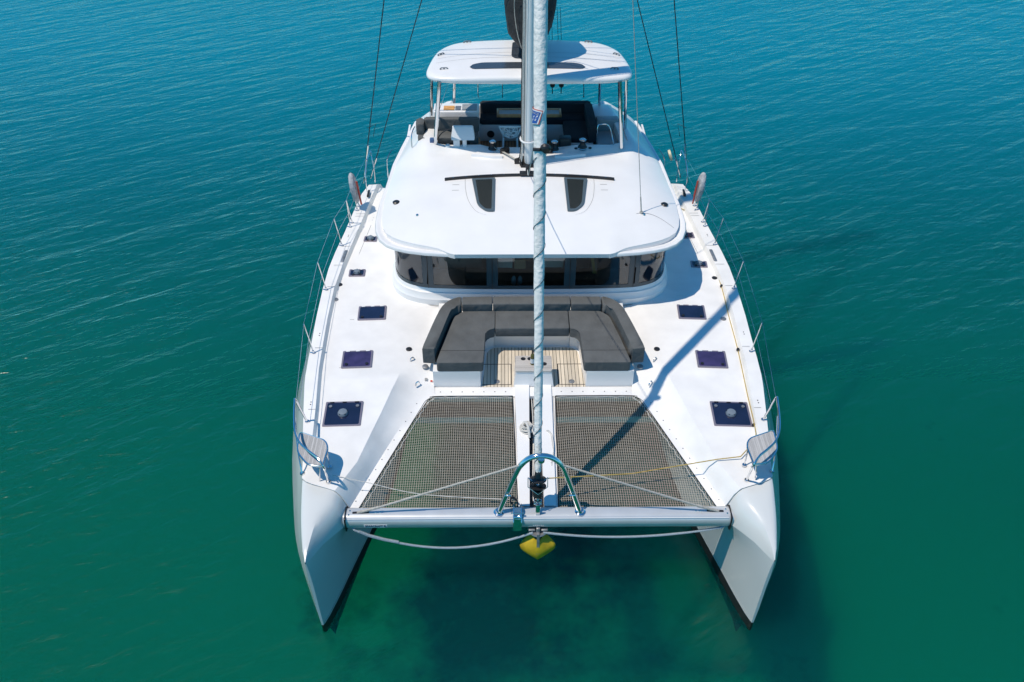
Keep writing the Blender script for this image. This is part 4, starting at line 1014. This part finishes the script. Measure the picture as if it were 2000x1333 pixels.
# deck blocks and organisers by the mast
for (x, y) in ((-.50, 9.24), (-.20, 8.78), (.42, 9.24)):
    b = B(); z = onroof(x, y)[2]
    for k in range(3): b.lathe([(0, -.022), (.055, -.022), (.045, 0), (.055, .022), (0, .022)], (x+.05*(k-1), y+.03*(k-1), z+.07), 12, Matrix.Rotation(pi/2, 4, 'X'))
    b.box((x, y, z+.02), (.2, .1, .05), .012); b.build('turning_block', BLACKP, roof)
b = B()
for i in range(4): b.tube([(-.60, 9.3-.02*i, onroof(-.6, 9.3)[2]+.05), (-.22, 8.80-.015*i, onroof(-.2, 8.8)[2]+.05)], .007, 5)
b.tube([(-.74, 9.36, 3.72), (-.55, 9.26, 3.64)], .009, 5); b.tube([(.60, 9.36, 3.72), (.42, 9.24, 3.64), (.2, 8.8, 3.74)], .009, 5); b.each('running_line', ROPEG, roof)
q = stay(5.0)
b = B(); b.lathe([(0, -.04), (.06, -.04), (.075, -.02), (.075, .02), (.06, .04), (0, .04)], q+Vector((.07, -.06, .03)), 16, Matrix.Rotation(pi/2, 4, 'X') @ Matrix.Rotation(.5, 4, 'X')); b.tube([q+Vector((.0, -.09, .03)), q+Vector((-.09, -.06, .02))], .024, 8); b.build('sheet_block', BLACKP, fs)
b = B(); b.tube([q+Vector((-.09, -.05, .02)), Vector((-.10, 5.6, 5.15)), Vector((-.04, 8.22, 3.80))], .007, 6, 4); b.build('jib_sheet', ROPEW, fs)
# shrouds
for s in (-1, 1):
    for (x0, y0, x1, y1, z1, r) in ((3.86, 10.72, .14, 9.16, 19.5, .011), (3.72, 10.95, .13, 9.16, 12.3, .010)):
        b = B(); p, q = Vector((s*x0, y0, 2.08)), Vector((s*x1, y1-.33, z1)); b.tube([p.lerp(q, .045), q], r, 8); sh = b.build('shroud', DARKST, CAT)
        b = B(); b.tube([p, p.lerp(q, .05)], .018, 8); b.tube([p.lerp(q, .045), p.lerp(q, .06)], .026, 8); b.build('turnbuckle', STEEL, sh)
    b = B(); b.tube([(s*3.60, 10.6, 3.55), (s*3.42, 10.7, 3.60), (s*3.5, 10.68, 3.3)], .006, 5); b.build('shroud_tie', DARKST, CAT)
b = B(); p = Vector((2.15, 7.0, onroof(2.15, 7.0)[2])); q = Vector((.08, 8.7, 20.5)); b.tube([p, p.lerp(q, .02)], .014, 6); b.tube([p, q], .0075, 6); b.lathe([(0, 0), (.04, 0), (.035, .03), (0, .03)], p, 10); b.build('spinnaker_halyard', ROPEG, mast)
# boom and sail bag
b = B(); b.tube([(0, 9.0, 5.72), (0, 9.6, 5.74), (0, 16.0, 6.0)], .13, 12); bo = b.build('boom', MASTM, mast)
b = B(); R = []
for i in range(30):
    y = 9.42+6.3*(i/29)**1.3; g = sstep(9.40, 9.9, y); hh = .55+.75*g; ww = .15+.37*g; zb = 5.70+.04*i*.1-.06*g; ring = []
    for k in range(32):
        a = 2*pi*k/32; c = cos(a); d = sin(a); wr = 1+.14*noise.noise(Vector((c*1.5, d*2, y*2.2)))+.08*noise.noise(Vector((c*5, d*5, y*6)))
        ring.append((ww*wr*(abs(c)**.8*(1 if c > 0 else -1))*(1-.25*max(0, d)), y+.08*noise.noise(Vector((c*2, d*2, y))), zb+hh*(.5+.5*d)*wr*1.5+.0))
    R.append(ring)
b.loft(R); b.build('sail_bag', SAILBAG, bo, 60)
for s in (-1, 1):
    b = B(); b.tube([(s*.12, 8.98, 8.6), (s*.30, 9.55, 6.9), (s*.26, 9.46, 6.2), (s*.12, 9.36, 5.75)], .009, 6, 4); b.tube([(s*.40, 10.2, 6.95), (s*.14, 9.0, 12)], .006, 6); b.each('lazy_jack', ROPEG, bo)
b = B(); b.box((.0, 8.98, 5.72), (.12, .16, .14), .02); b.build('gooseneck', STEEL, bo)

# ---- flybridge
b = B(); b.poly([(-2.05, 9.52, 3.2), (2.05, 9.52, 3.2), (1.75, 11.5, 3.2), (-1.75, 11.5, 3.2)]); b.build('flybridge_sole', TEAKD, CAT)
b = B(); b.box((0, 11.45, 3.3), (3.5, .10, .85), .03); b.box((0, 10.8, 2.55), (5.0, 1.6, 1.0), .05); b.build('flybridge_transom', GEL, CAT)
# helm bench
b = B(); b.box((-1.72, 9.88, 3.42), (1.36, .42, .34), .015); hb = b.build('helm_bench', WOODB, CAT)
FG = 'charcoal cushions on the flybridge'
b = B(); b.prism(rpoly([(-2.38, 9.66), (-1.08, 9.66), (-1.08, 10.05), (-2.38, 10.05)], .05, 4), 3.62, 3.78, .04, 3, True); b.build('bench_cushion', FAB, None, 60, label='long charcoal seat cushion on the helm bench behind the white console', category='cushion', group=FG)
b = B(); b.prism(rpoly([(-2.25, 10.0), (-1.06, 10.0), (-1.06, 10.13), (-2.25, 10.13)], .04, 4), 3.76, 4.05, .05, 3); b.prism(rpoly([(-2.42, 9.82), (-2.25, 9.82), (-2.25, 10.13), (-2.42, 10.13)], .05, 4), 3.78, 4.02, .05, 3)
b.build('bench_back_cushion', FAB, None, 60, label='upright charcoal back cushion of the helm bench with a side wing', category='cushion', group=FG)
# steering wheel and console
b = B(); b.tube([(-1.62+.36*cos(a), 9.56+.0*sin(a), 3.62+.42*sin(a)) for a in [2*pi*k/28 for k in range(28)]], .012, 8, closed=True)
for k in range(5): a = 2*pi*k/5+.3; b.tube([(-1.62, 9.56, 3.62), (-1.62+.36*cos(a), 9.56, 3.62+.42*sin(a))], .008, 6)
b.build('steering_wheel', BLACKP, CAT)
b = B(); b.loft([[(-1.63, 9.36, 3.88), (-1.15, 9.36, 3.88), (-1.15, 9.50, 3.88), (-1.63, 9.50, 3.88)], [(-1.64, 9.38, 3.92), (-1.14, 9.38, 3.92), (-1.14, 9.5, 3.92), (-1.64, 9.5, 3.92)], [(-1.61, 9.46, 4.12), (-1.17, 9.46, 4.12), (-1.17, 9.54, 4.12), (-1.61, 9.54, 4.12)], [(-1.58, 9.48, 4.14), (-1.20, 9.48, 4.14), (-1.20, 9.53, 4.14), (-1.58, 9.53, 4.14)]])
cn = b.build('helm_display_pod', WHITEP, CAT, 30)
b = B(); b.box((-1.36, 9.45, 3.77), (.09, .09, .26), .02); b.box((-1.53, 9.44, 3.78), (.14, .1, .2), .02); b.build('pod_stand', WHITEP, cn)
b = B(); b.lathe([(0, 0), (.065, 0), (.065, .04), (.045, .085), (0, .095)], (-1.72, 9.42, 3.66), 16); b.build('compass', WHITEP, CAT)
b = B(); b.box((-2.05, 9.50, 3.78), (.11, .1, .16), .02); b.box((-2.03, 9.45, 3.66), (.2, .1, .05), .01); b.build('throttle_box', mat('blue_grey_plastic', (.06, .12, .25), .4), CAT)
b = B(); b.tube([(-2.50, 9.55, 3.55), (-2.50, 9.56, 3.86), (-2.47, 9.72, 3.95), (-2.45, 9.9, 3.93)], .012, 8, 3); b.build('grab_rail', STEEL, CAT)
# wet bar
b = B(); b.box((-1.58, 10.73, 3.60), (1.02, .46, .78), .03); wb = b.build('wet_bar', GEL, CAT)
b = B(); b.prism(rpoly([(-1.86, 10.58), (-1.62, 10.58), (-1.62, 10.78), (-1.86, 10.78)], .01, 2), 3.991, 4.005); b.build('chopping_board', ORNG, wb)
b = B(); b.prism(rpoly([(-1.60, 10.58), (-1.48, 10.58), (-1.48, 10.78), (-1.60, 10.78)], .01, 2), 3.991, 4.0); b.build('sink', GALV, wb)
b = B(); b.prism(rpoly([(-1.45, 10.56), (-1.12, 10.56), (-1.12, 10.86), (-1.45, 10.86)], .02, 2), 3.991, 4.012, .004, 1); b.build('grill_lid', GREYPAN, wb)
b = B(); b.box((-1.72, 10.497, 3.72), (.56, .008, .28)); b.build('fridge_front', BLACKP, wb)
b = B(); b.box((-1.24, 10.497, 3.72), (.28, .008, .26)); b.build('locker_door', GREYPAN, wb)
b = B(); b.box((-1.76, 10.485, 3.74), (.1, .02, .05), .004); b.build('handle', STEEL, wb)
# lounge
b = B(); b.box((-.10, 10.9, 3.40), (1.96, .5, .40), .02); b.box((1.12, 10.25, 3.40), (.62, 1.0, .40), .02); lo_ = b.build('lounge_base', mat('grey_white_panel', (.55, .57, .58), .4), CAT)
b = B(); b.lathe([(0, 0), (.085, 0), (.085, .01), (.06, .012), (0, .006)], (-.82, 10.645, 3.38), 20, Matrix.Rotation(pi/2, 4, 'X')); b.build('speaker', BLACKP, lo_)
b = B(); b.prism(rpoly([(.80, 9.78), (1.33, 9.78), (1.33, 10.62), (.80, 10.62)], .05, 4), 3.603, 3.72, .04, 3, True); b.build('sofa_cushion', DFAB, None, 60, label='dark navy seat cushion along the right side of the flybridge lounge', category='cushion', group=FG)
b = B(); b.prism(rpoly([(-1.06, 10.66), (1.33, 10.66), (1.33, 11.1), (-1.06, 11.1)], .05, 4), 3.603, 3.72, .04, 3, True); b.build('sofa_cushion', DFAB, None, 60, label='long dark navy seat cushion behind the flybridge table', category='cushion', group=FG)
b = B(); b.prism(rpoly([(-1.06, 11.0), (1.45, 11.0), (1.45, 11.16), (-1.06, 11.16)], .05, 4), 3.7, 3.95, .05, 3); b.build('sofa_back_cushion', DFAB, None, 60, label='wide dark navy back cushion across the rear of the flybridge lounge', category='cushion', group=FG)
b = B(); b.prism(rpoly([(1.32, 9.74), (1.50, 9.80), (1.47, 10.99), (1.30, 10.99)], .05, 4), 3.62, 3.97, .05, 3); b.build('sofa_back_cushion', DFAB, None, 60, label='dark navy backrest cushion facing inward on the right of the lounge', category='cushion', group=FG)
# table
b = B(); b.box((.04, 10.50, 3.60), (.12, .12, .78)); ft = b.build('flybridge_table', GALV, CAT)
b = B()
for c, d in (((.04, 10.38, 3.955), (1.40, .05, .07)), ((.04, 10.66, 3.955), (1.40, .05, .07)), ((-.65, 10.52, 3.955), (.05, .33, .07)), ((.73, 10.52, 3.955), (.05, .33, .07))): b.box(c, d, .008)
b.build('table_edge', WOODB, ft)
b = B(); b.box((.04, 10.52, 3.95), (1.33, .24, .04)); b.build('table_top', GREYPAN, ft)
# chairs with branching shell
def chair(x, y, rz, label):
    e = empty('chair', (x, y, 3.2), label=label, category='chair', group='white branch pattern chairs on the flybridge')
    M = Matrix.Translation((x, y, 3.2)) @ Matrix.Rotation(rz, 4, 'Z')
    rnd = random.Random(int(x*1000)+5)
    b = B()
    def sh(u, v):                                             # bucket shell: u angle, v 0 seat .. 1 rim
        r = .10+.145*v**.6; a = u
        back = .5+.5*sin(a)                                    # 1 at the back
        return Vector((r*1.0*cos(a), -r*.95*sin(a), .44+.33*v**1.4*(.35+.65*back)))
    n = 15; lev = [0, .22, .45, .7, 1.0]
    pts = {(i, j): sh(2*pi*(i+.35*rnd.uniform(-1, 1))/n, min(1, lev[j]+(.06*rnd.uniform(-1, 1) if 0 < j < 4 else 0))) for i in range(n) for j in range(5)}
    for i in range(n):
        b.tube([pts[(i, 4)], pts[((i+1) % n, 4)]], .014, 6)
        b.tube([pts[(i, 0)], pts[((i+1) % n, 0)]], .008, 5)
        for j in range(4):
            q = (i+rnd.choice((0, 1, 0, -1))) % n
            b.tube([pts[(i, j)], pts[(q, j+1)]], .0095, 5)
            if rnd.random() < .45 and j: b.tube([pts[(i, j)], pts[((i+1) % n, j)]], .008, 5)
    for k in range(7): b.tube([pts[(k, 0)], pts[((15-k*1) % n, 0)]], .008, 5)
    bmesh.ops.transform(b.b, matrix=M, verts=b.b.verts); b.build('seat_shell', mat('chair_plastic', (.78, .80, .80), .45) if 'chair_plastic' not in bpy.data.materials else bpy.data.materials['chair_plastic'], e, 60)
    for lx, ly in ((-.16, -.16), (.16, -.16), (-.17, .16), (.17, .16)):
        b = B(); b.tube([(lx, ly, 0), (lx*.92, ly*.9, .46)], .018, 8); bmesh.ops.transform(b.b, matrix=M, verts=b.b.verts); b.build('leg', bpy.data.materials['chair_plastic'], e)
chair(-.38, 10.02, .0, 'white branch pattern chair with its back to the mast, left of it')
chair(.15, 10.10, .2, 'white branch pattern chair mostly hidden behind the furled sail')
# winches
def winch(x, y, z, m):
    b = B(); b.lathe([(0, 0), (.095, 0), (.10, .03), (.085, .06), (.06, .09), (.055, .15), (.075, .19), (0, .19)], (x, y, z), 20); w = b.build('winch', BLACKP, CAT, 40)
    b = B(); b.lathe([(0, .19), (.072, .19), (.074, .205), (.05, .22), (.045, .212), (0, .212)], (x, y, z), 20); b.lathe([(.099, .012), (.104, .018), (.099, .026)], (x, y, z), 20); b.build('winch_cap', STEEL, w)
winch(-.76, 9.40, onroof(-.76, 9.4)[2]-.01, 0); winch(.56, 9.38, onroof(.56, 9.38)[2]-.01, 0); winch(1.16, 9.36, onroof(1.16, 9.36)[2]-.02, 0)
b = B(); b.box((.80, 9.62, 3.70), (.26, .22, .24), .03); b.build('line_bin', BLACKP, CAT)
for x in (1.02, 1.32): 
    b = B(); b.lathe([(0, 0), (.035, 0), (.035, .015), (0, .02)], (x, 9.34, onroof(x, 9.34)[2]-.005), 12); b.build('winch_button', BLACKP, CAT)
# right side access: grey step, rails, gap
b = B(); b.box((1.74, 10.0, 3.60), (.44, .62, .04), .008); b.box((1.78, 10.42, 3.74), (.50, .22, .3), .04); b.build('side_step', GREYPAN, CAT)
b = B(); b.tube([(1.50, 9.72, 3.5), (1.50, 9.74, 3.98), (1.56, 9.80, 4.02), (1.74, 9.80, 4.0), (1.82, 9.55, 3.8), (1.86, 9.40, 3.6)], .012, 8, 3); b.tube([(2.05, 9.9, 3.95), (2.16, 9.4, 3.72)], .012, 8); b.build('grab_rail', STEEL, CAT)
b = B(); b.box((1.72, 10.9, 3.62), (.5, .7, .5), .12); b.build('aft_coaming', GEL, CAT)
b = B(); b.tube([(-1.1, 11.2, 4.0), (-1.1, 11.2, 4.34), (-1.0, 11.22, 4.38), (1.2, 11.22, 4.38), (1.28, 11.2, 4.34), (1.3, 11.2, 4.0)], .012, 8, 2); b.tube([(-.55, 11.22, 4.38), (-.55, 11.2, 4.0)], .01, 6); b.build('aft_rail', STEEL, CAT)
for x in (.58, .78):
    b = B(); b.lathe([(0, -.03), (.05, -.03), (.06, 0), (.05, .03), (0, .03)], (x, 11.2, 4.30), 12, Matrix.Rotation(pi/2, 4, 'X'))
    b.tube([(x, 11.2, 4.25), (x, 11.2, 4.1)], .012, 6); bl = b.build('sheet_block', BLACKP, CAT)
    b = B()
    for k in (-.035, .035): b.tube([(x+k, 11.2, 4.32), (x+k-.10, 11.6, 5.9)], .006, 5)
    b.each('main_sheet', DARKST, bl)

# ---- hard bimini
out = [(0, 8.985), (1.2, 8.99), (1.75, 9.05), (1.99, 9.16), (2.07, 9.33), (2.06, 9.6), (1.98, 10.1), (1.88, 10.45), (1.66, 10.78), (1.33, 10.95), (.6, 11.03), (0, 11.04)]
O = crom([Vector((x, y, 0)) for x, y in out], 6); O = [(v.x, v.y) for v in O]
O = O+[(-x, y) for x, y in O[::-1][1:-1]]
def zb(x, y): return 5.41+.05*(1-(x/2.1)**2)-.04*((y-9.9)/1.1)**2
b = B()
def inset(k, dz):
    return [(x*(1-k*.48), 9.95+(y-9.95)*(1-k), (zb(x*(1-k*.48), 9.95+(y-9.95)*(1-k)))+dz) for x, y in O]
b.loft([[(x*.9, 9.95+(y-9.95)*.85, 5.30) for x, y in O], [(x*.985, 9.95+(y-9.95)*.98, 5.285) for x, y in O], [(x*.997, 9.95+(y-9.95)*.996, 5.30) for x, y in O], inset(-.004, -.075), inset(-.002, -.05), inset(.015, -.02), inset(.05, -.004), inset(.12, 0), inset(.4, .0), inset(.8, 0)], True, True)
bi = b.build('bimini_roof', GEL, CAT, 40)
def bpane(poly, dz=.008):
    xs0, xs1 = min(p[0] for p in poly), max(p[0] for p in poly); n = 40; rows = []
    for i in range(n+1):
        x = xs0+(xs1-xs0)*(i+.001)/(n+.002); yy = []
        for (xa, ya), (xb_, yb) in zip(poly, poly[1:]+poly[:1]):
            if min(xa, xb_) <= x <= max(xa, xb_) and xa != xb_: yy.append(ya+(yb-ya)*(x-xa)/(xb_-xa))
        rows.append([(x, min(yy)+(max(yy)-min(yy))*j/4, zb(x, min(yy)+(max(yy)-min(yy))*j/4)+dz) for j in range(5)])
    b.loft(rows, False)
def onb(poly, dz): return [(x, y, zb(x, y)+dz) for x, y in poly]
BPANE = mat('bimini_pane', (.045, .055, .07), .15, coat=.4)
b = B(); P = rpoly([(-1.22, 9.47), (-1.14, 9.37), (1.08, 9.37), (1.15, 9.46), (1.06, 9.60), (.90, 9.66), (-.95, 9.67), (-1.14, 9.60)], .05, 4); bpane(P); b.build('roof_window', BPANE, bi)
b = B(); P = rpoly([(-.33, 10.80), (-.36, 9.98), (-.28, 9.86), (-.05, 9.86), (-.05, 10.80)], .06, 4); bpane(P); b.build('roof_window', BPANE, bi)
b = B(); P = rpoly([(.09, 10.80), (.09, 9.86), (.30, 9.86), (.36, 9.98), (.34, 10.80)], .06, 4); bpane(P); b.build('roof_window', BPANE, bi)
for x, y, rz in ((-1.72, 9.42, .1), (1.72, 9.42, -.1), (-1.82, 10.15, .7), (1.83, 10.15, -.7), (-1.30, 10.86, .1), (1.30, 10.86, -.1)):
    b = B(); z = zb(x, y); M = Matrix.Translation((x, y, z)) @ Matrix.Rotation(rz, 4, 'Z')
    b.tube([(-.07, 0, 0), (-.06, 0, .03), (.06, 0, .03), (.07, 0, 0)], .010, 6); 
    for k in (-.07, 0, .07): b.lathe([(0, 0), (.02, 0), (.015, .02), (0, .02)], (k, 0, 0), 8)
    bmesh.ops.transform(b.b, matrix=M, verts=b.b.verts); b.build('solar_fixing', GALV, bi)
b = B()
for k, (y0, y1) in enumerate(((9.95, 9.80), (10.2, 10.02))):
    pts = [(x, y0-(y0-y1)*(abs(x)/1.9)**3*1.5) for x in [-1.9+.1*i for i in range(39)]]
    b.loft([[(x, y-.003, zb(x, y)+.001), (x, y+.003, zb(x, y)+.001)] for x, y in pts], False)
b.each('roof_joint', SEAM, bi)
for s in (-1, 1):
    for (x0, y0, z0, x1, y1, r) in ((2.00, 9.50 if s < 0 else 9.32, 3.62, 1.80, 9.08, .045), (2.13, 10.35 if s < 0 else 10.0, 3.80, 1.98, 9.50, .032), (1.66, 11.1, 3.85, 1.56, 10.7, .032)):
        b = B(); b.tube([(s*x0, y0, z0), (s*x1, y1, 5.32)], r, 10); b.lathe([(0, 0), (r*2, 0), (r*2, .015), (0, .015)], (s*x0, y0, z0), 12); b.build('bimini_post', STEEL, bi)
b = B(); b.tube([(-1.95, 10.6, 4.0), (-1.45, 10.75, 5.3)], .006, 5); b.build('bimini_stay', STEEL, bi)
# reel on the right gate rail
rl = B(); MM = Matrix.Rotation(radians(70), 4, 'Y')
rl.lathe([(0, -.03), (.13, -.03), (.135, 0), (.13, .03), (0, .03)], (3.42, 11.05, 2.62), 20, MM); ro = rl.build('rope_reel', mat('cream_plastic', (.62, .58, .40), .5), CAT)
b = B()
for k in range(6):
    a = 2*pi*k/6; c = MM @ Vector((.075*cos(a), .075*sin(a), -.034)); b.lathe([(0, -.006), (.026, -.006), (.026, .006), (0, .006)], Vector((3.42, 11.05, 2.62))+c, 10, MM)
b.each('reel_hole', BLACKP, ro)
# safety symbols beside the left seat locker
b = B(); b.box((-1.935, 4.06, 1.86), (.05, .004, .05), rx=-.8); b.build('warning_sticker', SEAM, CAT)
b = B(); b.box((-1.84, 4.05, 1.83), (.04, .004, .03), rx=-.8); b.build('warning_sticker', REDP, CAT)
